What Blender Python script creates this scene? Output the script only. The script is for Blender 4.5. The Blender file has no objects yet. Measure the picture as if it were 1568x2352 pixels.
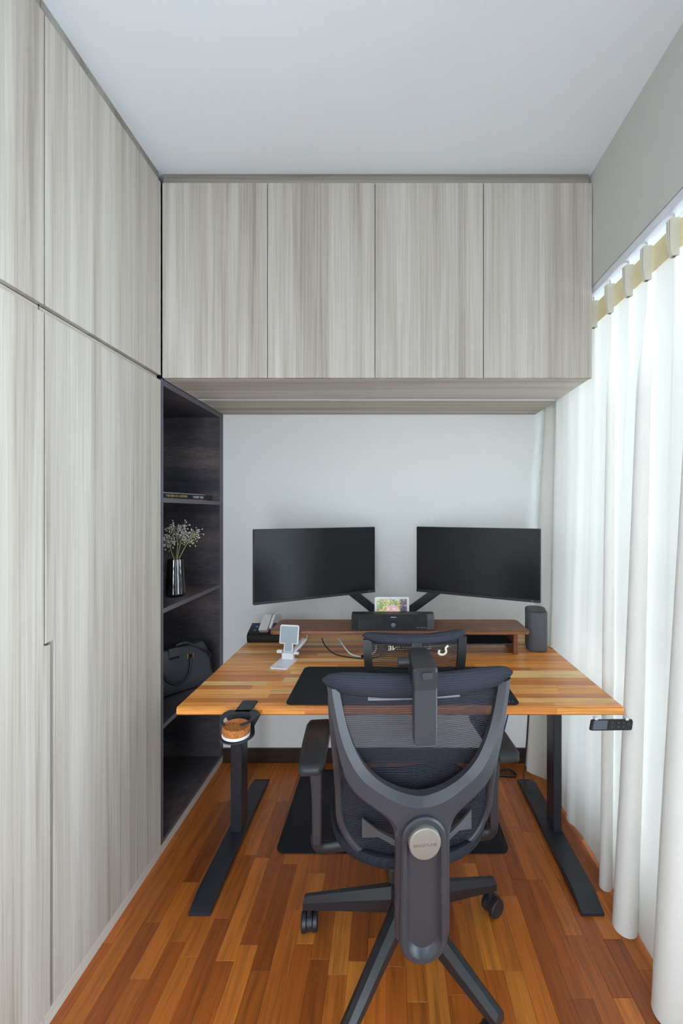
import bpy, bmesh, math, random
from mathutils import Vector, Matrix, noise

# ------------------------------------------------------------------ camera, light, exposure
SC = bpy.context.scene
COL = SC.collection
EYE = 1.382
FOC = 950.0                      # focal length in pixels of the 1568 x 2352 frame
cam = bpy.data.cameras.new('camera')
cam.sensor_fit = 'VERTICAL'
cam.sensor_height = 36.0
cam.sensor_width = 24.0
cam.lens = FOC / 2352 * 36.0
cam.shift_x = -106 / 2352
cam.shift_y = 0.0
cam.clip_start = 0.02
camo = bpy.data.objects.new('camera', cam)
COL.objects.link(camo)
camo.location = (0, 0, EYE)
camo.rotation_euler = (math.pi / 2, 0, 0)
SC.camera = camo

world = bpy.data.worlds.new('overcast_sky')
SC.world = world
world.use_nodes = True
bg = world.node_tree.nodes['Background']
bg.inputs[0].default_value = (0.80, 0.91, 1.0, 1)
bg.inputs[1].default_value = 6.6

SC.view_settings.view_transform = 'Standard'
SC.view_settings.look = 'None'
SC.view_settings.gamma = 1.0
SC.view_settings.exposure = 0.52
SC.view_settings.use_curve_mapping = False
SC.cycles.max_bounces = 10
SC.cycles.diffuse_bounces = 6
SC.cycles.glossy_bounces = 4
SC.cycles.transparent_max_bounces = 16
SC.cycles.transmission_bounces = 8
SC.cycles.sample_clamp_indirect = 6.0

# ------------------------------------------------------------------ materials
def srgb(r, g, b):
    f = lambda c: (c / 255 / 12.92) if c / 255 <= 0.04045 else ((c / 255 + 0.055) / 1.055) ** 2.4
    return (f(r), f(g), f(b), 1)

class NT:
    def __init__(self, name):
        self.m = bpy.data.materials.new(name)
        self.m.use_nodes = True
        self.t = self.m.node_tree
        self.b = self.t.nodes['Principled BSDF']
        self.out = self.t.nodes['Material Output']
    def n(self, kind, **kw):
        nd = self.t.nodes.new(kind)
        for k, v in kw.items():
            setattr(nd, k, v)
        return nd
    def l(self, a, b):
        self.t.links.new(a, b)
    def pos(self, scale=(1, 1, 1), obj=False, loc=(0, 0, 0)):
        mp = self.n('ShaderNodeMapping')
        mp.inputs['Scale'].default_value = scale
        mp.inputs['Location'].default_value = loc
        if obj:
            self.l(self.n('ShaderNodeTexCoord').outputs['Object'], mp.inputs[0])
        else:
            self.l(self.n('ShaderNodeNewGeometry').outputs['Position'], mp.inputs[0])
        return mp.outputs[0]
    def noise(self, vec, scale=1.0, detail=4.0, rough=0.55, dist=0.0):
        nd = self.n('ShaderNodeTexNoise')
        nd.inputs['Scale'].default_value = scale
        nd.inputs['Detail'].default_value = detail
        nd.inputs['Roughness'].default_value = rough
        nd.inputs['Distortion'].default_value = dist
        self.l(vec, nd.inputs['Vector'])
        return nd.outputs['Fac']
    def ramp(self, fac, stops):
        r = self.n('ShaderNodeValToRGB')
        cr = r.color_ramp
        while len(cr.elements) < len(stops):
            cr.elements.new(0.5)
        for e, (p, c) in zip(cr.elements, stops):
            e.position = p
            e.color = c if len(c) == 4 else (*c, 1)
        self.l(fac, r.inputs[0])
        return r.outputs[0]
    def mix(self, fac, a, b, blend='MIX'):
        m = self.n('ShaderNodeMix', data_type='RGBA', blend_type=blend)
        if isinstance(fac, (int, float)):
            m.inputs[0].default_value = fac
        else:
            self.l(fac, m.inputs[0])
        for s, v in ((m.inputs[6], a), (m.inputs[7], b)):
            if isinstance(v, tuple):
                s.default_value = v
            else:
                self.l(v, s)
        return m.outputs[2]
    def math(self, op, a, b=0.0):
        m = self.n('ShaderNodeMath', operation=op)
        for s, v in ((m.inputs[0], a), (m.inputs[1], b)):
            if isinstance(v, (int, float)):
                s.default_value = v
            else:
                self.l(v, s)
        return m.outputs[0]
    def bump(self, h, strength=0.2, dist=0.002):
        b = self.n('ShaderNodeBump')
        b.inputs['Strength'].default_value = strength
        b.inputs['Distance'].default_value = dist
        self.l(h, b.inputs['Height'])
        self.l(b.outputs[0], self.b.inputs['Normal'])

def plain(name, col, rough=0.5, metal=0.0, spec=0.5, grain=0.0, gscale=300, bump=0.0):
    t = NT(name)
    t.b.inputs['Roughness'].default_value = rough
    t.b.inputs['Metallic'].default_value = metal
    t.b.inputs['Specular IOR Level'].default_value = spec
    t.b.inputs['Base Color'].default_value = col
    if grain or bump:
        f = t.noise(t.pos(), gscale, 3)
        if grain:
            lo = tuple(c * (1 - grain) for c in col[:3]) + (1,)
            hi = tuple(min(1, c * (1 + grain)) for c in col[:3]) + (1,)
            t.l(t.ramp(f, [(0.3, lo), (0.7, hi)]), t.b.inputs['Base Color'])
        if bump:
            t.bump(f, bump, 0.001)
    return t.m

def laminate(name, axis, stops, rough=0.55):
    t = NT(name)
    tup = isinstance(axis, tuple)
    sc = list(axis) if tup else [38, 38, 38]
    if not tup: sc[axis] = 0.75
    p = t.pos(tuple(sc))
    broad = t.noise(p, 0.42, 3, 0.5, 0.5)
    sc2 = [v * 5 for v in axis] if tup else [150, 150, 150]
    if not tup: sc2[axis] = 2.0
    p2 = t.pos(tuple(sc2))
    fine = t.noise(p2, 1.0, 4, 0.6, 0.3)
    f = t.math('ADD', t.math('MULTIPLY', broad, 0.62), t.math('MULTIPLY', fine, 0.38))
    t.l(t.ramp(f, stops), t.b.inputs['Base Color'])
    t.b.inputs['Roughness'].default_value = rough
    t.b.inputs['Specular IOR Level'].default_value = 0.35
    t.bump(fine, 0.15, 0.0006)
    return t.m

LAM = [(0.37, srgb(152, 142, 130)), (0.45, srgb(173, 164, 153)), (0.52, srgb(183, 176, 166)), (0.61, srgb(197, 191, 183))]
M = {}
M['lam_v'] = laminate('greige_laminate_upright', 2, LAM)
M['lam_x'] = laminate('greige_laminate_crosswise', 0, [(p, tuple(min(1, c * 1.15) for c in k[:3]) + (1,)) for p, k in LAM])
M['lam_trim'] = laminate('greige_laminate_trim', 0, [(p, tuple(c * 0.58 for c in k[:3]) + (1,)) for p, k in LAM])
M['lam_ytrim'] = laminate('greige_laminate_plinth', 1, [(p, tuple(min(1, c * 1.05) for c in k[:3]) + (1,)) for p, k in LAM])
M['dark_lam'] = laminate('charcoal_wood_laminate', (5, 5, 26), [(0.36, srgb(56, 56, 64)), (0.5, srgb(78, 74, 79)), (0.64, srgb(108, 98, 95))], 0.5)
M['dark_edge'] = plain('charcoal_edge_band', srgb(92, 90, 97), 0.55, grain=0.12, gscale=120)
M['wall'] = plain('wall_paint', srgb(238, 239, 238), 0.85, spec=0.2, bump=0.03, gscale=500)
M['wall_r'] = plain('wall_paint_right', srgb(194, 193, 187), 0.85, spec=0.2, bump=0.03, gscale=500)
M['ceil'] = plain('ceiling_paint', srgb(232, 237, 243), 0.9, spec=0.1)
M['skirt'] = plain('dark_skirting_wood', srgb(48, 33, 26), 0.45, grain=0.3, gscale=40)
M['black_metal'] = plain('black_powder_coat', srgb(44, 46, 54), 0.36, spec=0.5, bump=0.05, gscale=900)
M['black_plastic'] = plain('black_plastic', srgb(34, 34, 38), 0.4, spec=0.45)
M['chair_plastic'] = plain('charcoal_nylon', srgb(55, 55, 61), 0.36, spec=0.45, bump=0.08, gscale=1500)
M['chair_dark'] = plain('dark_nylon', srgb(40, 40, 44), 0.38, spec=0.45)
M['soft_black'] = plain('soft_touch_black', srgb(44, 45, 48), 0.42, spec=0.4)
M['rubber'] = plain('black_rubber', srgb(30, 30, 34), 0.6, spec=0.3)
M['deskmat'] = plain('black_felt_mat', srgb(42, 44, 49), 0.85, spec=0.2, grain=0.15, gscale=900)
M['footmat'] = plain('black_foam_mat', srgb(28, 31, 40), 0.6, spec=0.3, bump=0.1, gscale=600)
M['white_plastic'] = plain('white_plastic', srgb(232, 230, 234), 0.35)
M['grey_pad'] = plain('grey_silicone', srgb(160, 172, 178), 0.5)
M['nickel'] = plain('brushed_nickel', srgb(158, 156, 149), 0.45, metal=0.7)
M['steel'] = plain('dark_steel', srgb(120, 124, 130), 0.28, metal=1.0)
M['nickel_print'] = plain('disc_print', srgb(84, 82, 80), 0.6)
M['cork'] = plain('cork', srgb(176, 112, 62), 0.8, grain=0.45, gscale=160, spec=0.2)
M['leather'] = plain('black_leather', srgb(56, 59, 68), 0.36, spec=0.5, bump=0.06, gscale=250)
M['leather_dark'] = plain('black_leather_strap', srgb(20, 20, 24), 0.38, spec=0.5)
M['gold'] = plain('brass', srgb(205, 170, 95), 0.25, metal=1.0)
M['cable_w'] = plain('white_cable', srgb(222, 220, 216), 0.45)
M['cable_b'] = plain('black_cable', srgb(24, 24, 27), 0.45)
M['cable_blue'] = plain('blue_cable', srgb(52, 66, 128), 0.45)
M['stem'] = plain('dried_stem', srgb(148, 152, 104), 0.7, grain=0.3, gscale=200)
M['bud'] = plain('pale_bud', srgb(196, 186, 190), 0.5, grain=0.12, gscale=250)
M['book_black'] = plain('black_book_cover', srgb(26, 29, 36), 0.5, spec=0.3)
M['book_grey'] = plain('grey_book_cover', srgb(128, 140, 146), 0.45)
M['paper'] = plain('book_pages', srgb(214, 208, 194), 0.8)
M['ink_gold'] = plain('gold_lettering', srgb(232, 182, 92), 0.5)
M['ink_white'] = plain('white_lettering', srgb(228, 228, 232), 0.5)
M['ink_orange'] = plain('orange_band', srgb(190, 108, 30), 0.5)
M['ink_cream'] = plain('cream_lettering', srgb(232, 222, 198), 0.5)
M['ink_grey'] = plain('grey_print', srgb(120, 124, 130), 0.5)
M['led'] = plain('frosted_light_diffuser', srgb(232, 236, 240), 0.5)
M['track'] = plain('white_aluminium', srgb(214, 218, 226), 0.3, spec=0.5)
M['frame_alu'] = plain('window_aluminium', srgb(120, 132, 142), 0.4, metal=0.5)
M['speaker_cloth'] = plain('speaker_mesh', srgb(84, 86, 92), 0.7, grain=0.5, gscale=900)
M['screen_dim'] = plain('switched_off_display', srgb(96, 104, 114), 0.2)
M['silver_bracket'] = plain('grey_bracket', srgb(84, 86, 90), 0.35, metal=0.3)
M['plug'] = plain('adapter_white', srgb(205, 200, 200), 0.35)

def stripe_mesh(name, col, period, amin, amax, rough=0.6, axis='Z'):
    """woven see-through mesh cloth: solid cross threads with gaps between them"""
    t = NT(name)
    sep = t.n('ShaderNodeSeparateXYZ')
    t.l(t.n('ShaderNodeTexCoord').outputs['Object'], sep.inputs[0])
    w = t.math('SINE', t.math('MULTIPLY', sep.outputs[axis], 2 * math.pi / period))
    w01 = t.math('ADD', t.math('MULTIPLY', w, 0.5), 0.5)
    a = t.math('ADD', t.math('MULTIPLY', w01, amax - amin), amin)
    t.b.inputs['Base Color'].default_value = col
    t.b.inputs['Roughness'].default_value = rough
    t.b.inputs['Specular IOR Level'].default_value = 0.25
    tr = t.n('ShaderNodeBsdfTransparent')
    mx = t.n('ShaderNodeMixShader')
    t.l(a, mx.inputs[0]); t.l(tr.outputs[0], mx.inputs[1]); t.l(t.b.outputs[0], mx.inputs[2])
    t.l(mx.outputs[0], t.out.inputs[0])
    return t.m
M['mesh_back'] = stripe_mesh('chair_back_mesh', srgb(46, 49, 60), 0.0052, 0.38, 0.92)
M['mesh_head'] = stripe_mesh('headrest_mesh', srgb(44, 44, 50), 0.0056, 0.32, 0.88)

M['band'] = stripe_mesh('pale_band_mesh', srgb(150, 152, 158), 0.0052, 0.5, 0.9)
def rib_cloth(name, col, period, axis):
    t = NT(name)
    sep = t.n('ShaderNodeSeparateXYZ')
    t.l(t.n('ShaderNodeTexCoord').outputs['Object'], sep.inputs[0])
    w = t.math('SINE', t.math('MULTIPLY', sep.outputs[axis], 2 * math.pi / period))
    w01 = t.math('ADD', t.math('MULTIPLY', w, 0.5), 0.5)
    t.l(t.ramp(w01, [(0.0, tuple(c * 0.72 for c in col[:3]) + (1,)), (1.0, tuple(c * 1.15 for c in col[:3]) + (1,))]), t.b.inputs['Base Color'])
    t.b.inputs['Roughness'].default_value = 0.75
    t.b.inputs['Specular IOR Level'].default_value = 0.25
    t.bump(w01, 0.35, 0.001)
    return t.m
M['rib_back'] = rib_cloth('ribbed_backrest_cloth', srgb(47, 49, 59), 0.0055, 'Z')
M['rib_seat'] = rib_cloth('ribbed_seat_cloth', srgb(36, 39, 50), 0.006, 'Y')

def stave_mat(name, rough, coat, grain_axis, contrast, bumpy=0.05):
    """wood whose tone comes from each piece's own colour"""
    t = NT(name)
    oi = t.n('ShaderNodeObjectInfo')
    seed = t.math('MULTIPLY', oi.outputs['Random'], 37.0)
    cmb = t.n('ShaderNodeCombineXYZ')
    for i in range(3):
        t.l(seed, cmb.inputs[i])
    sc = [55, 55, 55]; sc[grain_axis] = 3.5
    vm = t.n('ShaderNodeVectorMath', operation='ADD')
    t.l(t.pos(tuple(sc)), vm.inputs[0]); t.l(cmb.outputs[0], vm.inputs[1])
    g = t.noise(vm.outputs[0], 1.0, 4, 0.6, 0.6)
    sc = [330, 330, 330]; sc[grain_axis] = 9
    fine = t.noise(t.pos(tuple(sc)), 1.0, 3, 0.6)
    g2 = t.math('ADD', t.math('MULTIPLY', g, 0.7), t.math('MULTIPLY', fine, 0.3))
    k = t.ramp(g2, [(0.30, (1 - contrast,) * 3 + (1,)), (0.5, (1, 1, 1, 1)), (0.68, (1 + contrast * 0.55,) * 3 + (1,))])
    t.l(t.mix(1.0, oi.outputs['Color'], k, 'MULTIPLY'), t.b.inputs['Base Color'])
    t.b.inputs['Roughness'].default_value = rough
    t.b.inputs['Coat Weight'].default_value = coat
    t.b.inputs['Coat Roughness'].default_value = 0.25
    t.bump(fine, bumpy, 0.0005)
    return t.m
M['stave'] = stave_mat('acacia_stave', 0.36, 0.3, 0, 0.42)
M['plank'] = stave_mat('teak_plank', 0.40, 0.25, 1, 0.5)

def wood_solid(name, c1, c2, axis, rough=0.4):
    t = NT(name)
    sc = [40, 40, 40]; sc[axis] = 3.0
    g = t.noise(t.pos(tuple(sc)), 1.0, 4, 0.6, 0.8)
    t.l(t.ramp(g, [(0.32, c1), (0.66, c2)]), t.b.inputs['Base Color'])
    t.b.inputs['Roughness'].default_value = rough
    return t.m
M['walnut'] = wood_solid('walnut', srgb(96, 58, 38), srgb(150, 96, 64), 0)
M['underfloor'] = plain('plank_joint_dark', srgb(40, 20, 10), 0.8)

def screen_mat():
    t = NT('matte_black_screen')
    t.b.inputs['Base Color'].default_value = srgb(16, 17, 23)
    t.b.inputs['Roughness'].default_value = 0.25
    t.b.inputs['Specular IOR Level'].default_value = 0.3
    return t.m
M['screen'] = screen_mat()

def curtain_mat(name, col, trans, weave=True):
    t = NT(name)
    p = t.pos((60, 500, 500))
    f = t.noise(p, 1.0, 2)
    base = t.ramp(f, [(0.3, tuple(c * 0.94 for c in col[:3]) + (1,)), (0.7, col)])
    d = t.n('ShaderNodeBsdfDiffuse'); tl = t.n('ShaderNodeBsdfTranslucent')
    t.l(base, d.inputs[0]); t.l(base, tl.inputs[0])
    mx = t.n('ShaderNodeMixShader'); mx.inputs[0].default_value = trans
    t.l(d.outputs[0], mx.inputs[1]); t.l(tl.outputs[0], mx.inputs[2])
    t.l(mx.outputs[0], t.out.inputs[0])
    return t.m
M['curtain'] = curtain_mat('off_white_linen', srgb(236, 234, 229), 0.152)
M['heading'] = curtain_mat('cream_heading_tape', srgb(236, 222, 182), 0.15)
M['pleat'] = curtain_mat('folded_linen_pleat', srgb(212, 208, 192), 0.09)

def clear_mat(name, tint, gl):
    t = NT(name)
    tr = t.n('ShaderNodeBsdfTransparent'); tr.inputs[0].default_value = tint
    g = t.n('ShaderNodeBsdfGlossy'); g.inputs['Roughness'].default_value = 0.04
    lw = t.n('ShaderNodeLayerWeight'); lw.inputs[0].default_value = gl
    mx = t.n('ShaderNodeMixShader')
    t.l(lw.outputs['Fresnel'], mx.inputs[0]); t.l(tr.outputs[0], mx.inputs[1]); t.l(g.outputs[0], mx.inputs[2])
    t.l(mx.outputs[0], t.out.inputs[0])
    return t.m
M['pane'] = clear_mat('window_glass', (0.96, 0.98, 0.98, 1), 0.25)
M['smoke_glass'] = clear_mat('smoked_fluted_glass', (0.62, 0.64, 0.65, 1), 0.60)
M['dark_glass'] = plain('vase_foot_glass', srgb(18, 22, 28), 0.1)

def picture_mat():
    t = NT('photo_on_display')
    uv = t.n('ShaderNodeTexCoord').outputs['Generated']
    sep = t.n('ShaderNodeSeparateXYZ'); t.l(uv, sep.inputs[0])
    x, z = sep.outputs['X'], sep.outputs['Z']
    vo = t.n('ShaderNodeTexVoronoi'); vo.inputs['Scale'].default_value = 17
    mp = t.n('ShaderNodeMapping'); mp.inputs['Scale'].default_value = (1.5, 0.0, 1.0)
    t.l(uv, mp.inputs[0]); t.l(mp.outputs[0], vo.inputs['Vector'])
    cs = t.n('ShaderNodeSeparateColor'); t.l(vo.outputs['Color'], cs.inputs[0])
    r = cs.outputs[0]
    foliage = t.ramp(r, [(0.1, srgb(40, 110, 40)), (0.3, srgb(150, 200, 50)), (0.45, srgb(235, 110, 60)), (0.6, srgb(245, 200, 60)), (0.75, srgb(60, 140, 90)), (0.9, srgb(220, 235, 150))])
    lower = t.ramp(r, [(0.1, srgb(190, 200, 245)), (0.4, srgb(120, 140, 220)), (0.6, srgb(235, 225, 245)), (0.9, srgb(210, 150, 200))])
    pinkc = t.ramp(r, [(0.1, srgb(240, 200, 205)), (0.5, srgb(225, 150, 140)), (0.9, srgb(250, 225, 225))])
    dark = t.ramp(r, [(0.1, srgb(40, 32, 60)), (0.5, srgb(58, 50, 92)), (0.85, srgb(80, 50, 60)), (0.95, srgb(225, 140, 125))])
    def mask(v, lo, hi):
        mr = t.n('ShaderNodeMapRange'); mr.inputs[1].default_value = lo; mr.inputs[2].default_value = hi
        t.l(v, mr.inputs[0]); return mr.outputs[0]
    c = t.mix(mask(z, 0.5, 0.38), foliage, lower)
    dx = t.math('SUBTRACT', x, 0.52); dz = t.math('SUBTRACT', z, 0.52)
    d2 = t.math('ADD', t.math('MULTIPLY', dx, dx), t.math('MULTIPLY', dz, dz))
    c = t.mix(mask(d2, 0.06, 0.03), c, pinkc)
    c = t.mix(mask(x, 0.74, 0.80), c, dark)
    t.b.inputs['Base Color'].default_value = (0.01, 0.01, 0.01, 1)
    t.l(c, t.b.inputs['Emission Color'])
    t.b.inputs['Emission Strength'].default_value = 0.5
    t.b.inputs['Roughness'].default_value = 0.2
    return t.m
M['picture'] = picture_mat()
def glow(name, col, e):
    t = NT(name)
    t.b.inputs['Base Color'].default_value = col
    t.b.inputs['Emission Color'].default_value = col
    t.b.inputs['Emission Strength'].default_value = e
    return t.m
M['led_blue'] = glow('blue_indicator', srgb(60, 110, 190), 0.3)

# ------------------------------------------------------------------ helpers
def chain(o):
    m = Matrix.Identity(4)
    while o:
        m = o.matrix_basis @ m
        o = o.parent
    return m

def obj(name, bm, m, parent=None, world=True, smooth=None, color=None):
    if parent is not None and world:
        bm.transform(chain(parent).inverted())
    me = bpy.data.meshes.new(name)
    bmesh.ops.recalc_face_normals(bm, faces=bm.faces)
    bm.to_mesh(me); bm.free()
    me.materials.append(M[m])
    if smooth:
        me.polygons.foreach_set('use_smooth', [True] * len(me.polygons))
        me.set_sharp_from_angle(angle=math.radians(smooth))
    o = bpy.data.objects.new(name, me)
    COL.objects.link(o)
    o.parent = parent
    if smooth and len(me.polygons) < 5000:
        wn = o.modifiers.new('weighted_normals', 'WEIGHTED_NORMAL')
        wn.keep_sharp = True
    if color:
        o.color = color
    return o

def tag(o, label, cat=None, group=None, kind=None):
    if label: o['label'] = label
    if cat: o['category'] = cat
    if group: o['group'] = group
    if kind: o['kind'] = kind
    return o

def thing(name, label, cat, loc=(0, 0, 0), rz=0.0, group=None, kind=None):
    o = bpy.data.objects.new(name, None)
    o.empty_display_size = 0.05
    COL.objects.link(o)
    o.location = loc
    o.rotation_euler = (0, 0, rz)
    o.matrix_basis = Matrix.Translation(loc) @ Matrix.Rotation(rz, 4, 'Z')
    return tag(o, label, cat, group, kind)

def box(x0, x1, y0, y1, z0, z1, bev=0.0, seg=2, bm=None):
    b = bmesh.new()
    v = [b.verts.new((x, y, z)) for z in (z0, z1) for y in (y0, y1) for x in (x0, x1)]
    for f in ((0, 2, 3, 1), (4, 5, 7, 6), (0, 1, 5, 4), (2, 6, 7, 3), (0, 4, 6, 2), (1, 3, 7, 5)):
        b.faces.new([v[i] for i in f])
    if bev:
        bmesh.ops.bevel(b, geom=b.edges[:], offset=bev, segments=seg, affect='EDGES', profile=0.5)
    if bm is not None:
        return join(bm, b)
    return b

def join(a, b):
    me = bpy.data.meshes.new('tmp')
    b.to_mesh(me); b.free()
    a.from_mesh(me)
    bpy.data.meshes.remove(me)
    return a

def prism(poly, d0, d1, axis='Z', bev=0.0, seg=2):
    """extrude a 2-D polygon; axis Z: (x,y), axis Y: (x,z), axis X: (y,z)"""
    b = bmesh.new()
    def P(u, v, d):
        return {'Z': (u, v, d), 'Y': (u, d, v), 'X': (d, u, v)}[axis]
    A = [b.verts.new(P(u, v, d0)) for u, v in poly]
    B = [b.verts.new(P(u, v, d1)) for u, v in poly]
    n = len(poly)
    fa = b.faces.new(A); fb = b.faces.new(B[::-1])
    for i in range(n):
        b.faces.new((A[i], B[i], B[(i + 1) % n], A[(i + 1) % n]))
    bmesh.ops.recalc_face_normals(b, faces=b.faces)
    if bev:
        ed = list(set(fa.edges) | set(fb.edges))
        bmesh.ops.bevel(b, geom=ed, offset=bev, segments=seg, affect='EDGES', profile=0.5)
    return b

def rrect(x0, x1, y0, y1, r, n=6):
    pts = []
    for cx, cy, a0 in ((x1 - r, y1 - r, 0), (x0 + r, y1 - r, 90), (x0 + r, y0 + r, 180), (x1 - r, y0 + r, 270)):
        for i in range(n + 1):
            a = math.radians(a0 + 90 * i / n)
            pts.append((cx + r * math.cos(a), cy + r * math.sin(a)))
    return pts

def loft(secs, closed=True, cap=True, loop=False):
    b = bmesh.new()
    R = [[b.verts.new(p) for p in s] for s in secs]
    n = len(R[0])
    rng = range(n) if closed else range(n - 1)
    pairs = list(zip(R, R[1:])) + ([(R[-1], R[0])] if loop else [])
    for A, B in pairs:
        for i in rng:
            j = (i + 1) % n
            try:
                b.faces.new((A[i], A[j], B[j], B[i]))
            except ValueError:
                pass
    if cap and closed and not loop:
        b.faces.new(R[0][::-1]); b.faces.new(R[-1])
    return b

def smooth_path(pts, n=8):
    P = [Vector(p) for p in pts]
    out = []
    for i in range(len(P) - 1):
        p0 = P[max(i - 1, 0)]; p1 = P[i]; p2 = P[i + 1]; p3 = P[min(i + 2, len(P) - 1)]
        for k in range(n):
            t = k / n
            out.append(0.5 * ((2 * p1) + (p2 - p0) * t + (2 * p0 - 5 * p1 + 4 * p2 - p3) * t * t + (3 * p1 - p0 - 3 * p2 + p3) * t ** 3))
    out.append(P[-1])
    return out

def tube(pts, r, n=10, sm=0, flat=None, loop=False, up=None):
    """tube along points; r number or list; flat = (wide, thin) makes an oval strap"""
    P = smooth_path(pts, sm) if sm else [Vector(p) for p in pts]
    rr = r if isinstance(r, (list, tuple)) else [r] * len(P)
    if len(rr) != len(P):
        q = []
        for i in range(len(P)):
            f = i / (len(P) - 1) * (len(rr) - 1); k = min(int(f), len(rr) - 2)
            q.append(rr[k] + (rr[k + 1] - rr[k]) * (f - k))
        rr = q
    secs = []
    ref = None
    for i, p in enumerate(P):
        if loop:
            d = P[(i + 1) % len(P)] - P[i - 1]
        else:
            d = P[min(i + 1, len(P) - 1)] - P[max(i - 1, 0)]
        d.normalize()
        if up is not None:
            u = Vector(up)
        elif ref is None:
            u = Vector((0, 0, 1)) if abs(d.z) < 0.9 else Vector((1, 0, 0))
        else:
            u = ref
        s = d.cross(u).normalized()
        w = s.cross(d).normalized()
        ref = w
        a, c = (flat if flat else (1, 1))
        secs.append([p + rr[i] * (math.cos(2 * math.pi * k / n) * s * a + math.sin(2 * math.pi * k / n) * w * c) for k in range(n)])
    return loft(secs, True, True, loop)

def bar(p, q, w, h, up=(0, 0, 1), w2=None, h2=None, bev=0.0):
    """tapering box-section bar from p to q"""
    p, q = Vector(p), Vector(q)
    d = (q - p).normalized()
    s = d.cross(Vector(up)).normalized(); u = s.cross(d).normalized()
    w2 = w if w2 is None else w2; h2 = h if h2 is None else h2
    def sec(c, w, h):
        return [c + s * a * w / 2 + u * e * h / 2 for a, e in ((-1, -1), (1, -1), (1, 1), (-1, 1))]
    b = loft([sec(p, w, h), sec(q, w2, h2)])
    if bev:
        bmesh.ops.recalc_face_normals(b, faces=b.faces)
        bmesh.ops.bevel(b, geom=b.edges[:], offset=bev, segments=2, affect='EDGES', profile=0.5)
    return b

def lathe(prof, n=24, c=(0, 0, 0), axis='Z', flute=0, fd=0.0):
    secs = []
    for r, z in prof:
        s = []
        for k in range(n):
            a = 2 * math.pi * k / n
            q = r * (1 + (fd * math.cos(flute * a) if flute else 0))
            x, y = q * math.cos(a), q * math.sin(a)
            p = {'Z': (x, y, z), 'Y': (x, z, y), 'X': (z, x, y)}[axis]
            s.append((p[0] + c[0], p[1] + c[1], p[2] + c[2]))
        secs.append(s)
    return loft(secs)

def ball(c, r, sub=1, sc=(1, 1, 1)):
    b = bmesh.new()
    bmesh.ops.create_icosphere(b, subdivisions=sub, radius=r)
    b.transform(Matrix.Translation(c) @ Matrix.Diagonal((*sc, 1)))
    return b

def text(name, body, size, mat4, m, parent, ext=0.0003, align='LEFT', squeeze=1.0):
    cu = bpy.data.curves.new('lettering', 'FONT')
    cu.body = body; cu.size = size; cu.extrude = ext; cu.align_x = align; cu.align_y = 'CENTER'; cu.resolution_u = 3
    to = bpy.data.objects.new('lettering', cu)
    COL.objects.link(to)
    bpy.context.view_layer.update()
    me = bpy.data.meshes.new_from_object(to.evaluated_get(bpy.context.evaluated_depsgraph_get()))
    bpy.data.objects.remove(to); bpy.data.curves.remove(cu)
    b = bmesh.new(); b.from_mesh(me); bpy.data.meshes.remove(me)
    b.transform(Matrix.Diagonal((squeeze, 1, 1, 1)))
    b.transform(mat4)
    return obj(name, b, m, parent)

def frame(o, x, y):
    """matrix with origin o, x axis x, y axis y"""
    x = Vector(x).normalized(); y = Vector(y).normalized(); z = x.cross(y)
    m = Matrix((x, y, z)).transposed().to_4x4()
    m.translation = Vector(o)
    return m

def lerp(a, b, t):
    return a + (b - a) * t

def sstep(a, b, x):
    t = max(0, min(1, (x - a) / (b - a)))
    return t * t * (3 - 2 * t)

# ------------------------------------------------------------------ the room
H = 2.75
WB = 2.289                # back wall
XL = -0.9097              # face of the built-in cabinets
XR = 0.824                # right wall face
YF = -1.70                # end of the room behind the photographer
BOXF = 1.662              # face of the overhead cabinets
NZ = 1.9205               # underside of the overhead cabinets

tag(obj('ceiling', box(-1.56, 1.30, YF, WB + 0.1, H, H + 0.1), 'ceil'), 'smooth white painted ceiling of the study', kind='structure')
tag(obj('wall_back', box(-1.56, 1.30, WB, WB + 0.1, -0.03, H), 'wall'), 'pale grey wall behind the desk', kind='structure')
tag(obj('wall_left', box(-1.66, -1.56, YF, WB + 0.1, -0.03, H), 'wall'), 'wall behind the built-in wardrobes', kind='structure')
# unseen wall behind the photographer, its doorway added and sized for light
wf = box(-1.56, -0.50, YF - 0.1, YF, -0.03, H)
box(0.25, 1.30, YF - 0.1, YF, -0.03, H, bm=wf)
box(-0.50, 0.25, YF - 0.1, YF, 2.10, H, bm=wf)
tag(obj('wall_front', wf, 'wall'), 'unseen wall behind the photographer with a doorway added to let light in', kind='structure')
# right wall: beam above, low parapet below, window between
wr = box(XR, 1.20, YF, WB, 2.292, H)
box(0.97, 1.20, YF, WB, -0.03, 0.15, bm=wr)
box(0.95, 1.20, 2.05, WB, 0.15, 2.292, bm=wr)  # hidden return, extended to keep daylight off the curtain's far end
box(0.95, 1.20, YF, -1.50, 0.15, 2.292, bm=wr)
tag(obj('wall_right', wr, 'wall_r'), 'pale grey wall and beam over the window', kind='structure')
tag(obj('baseboard_back', box(XL + 0.002, 0.95, WB - 0.014, WB, 0, 0.079, 0.002), 'skirt'), 'dark brown skirting along the back wall', kind='structure')

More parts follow.
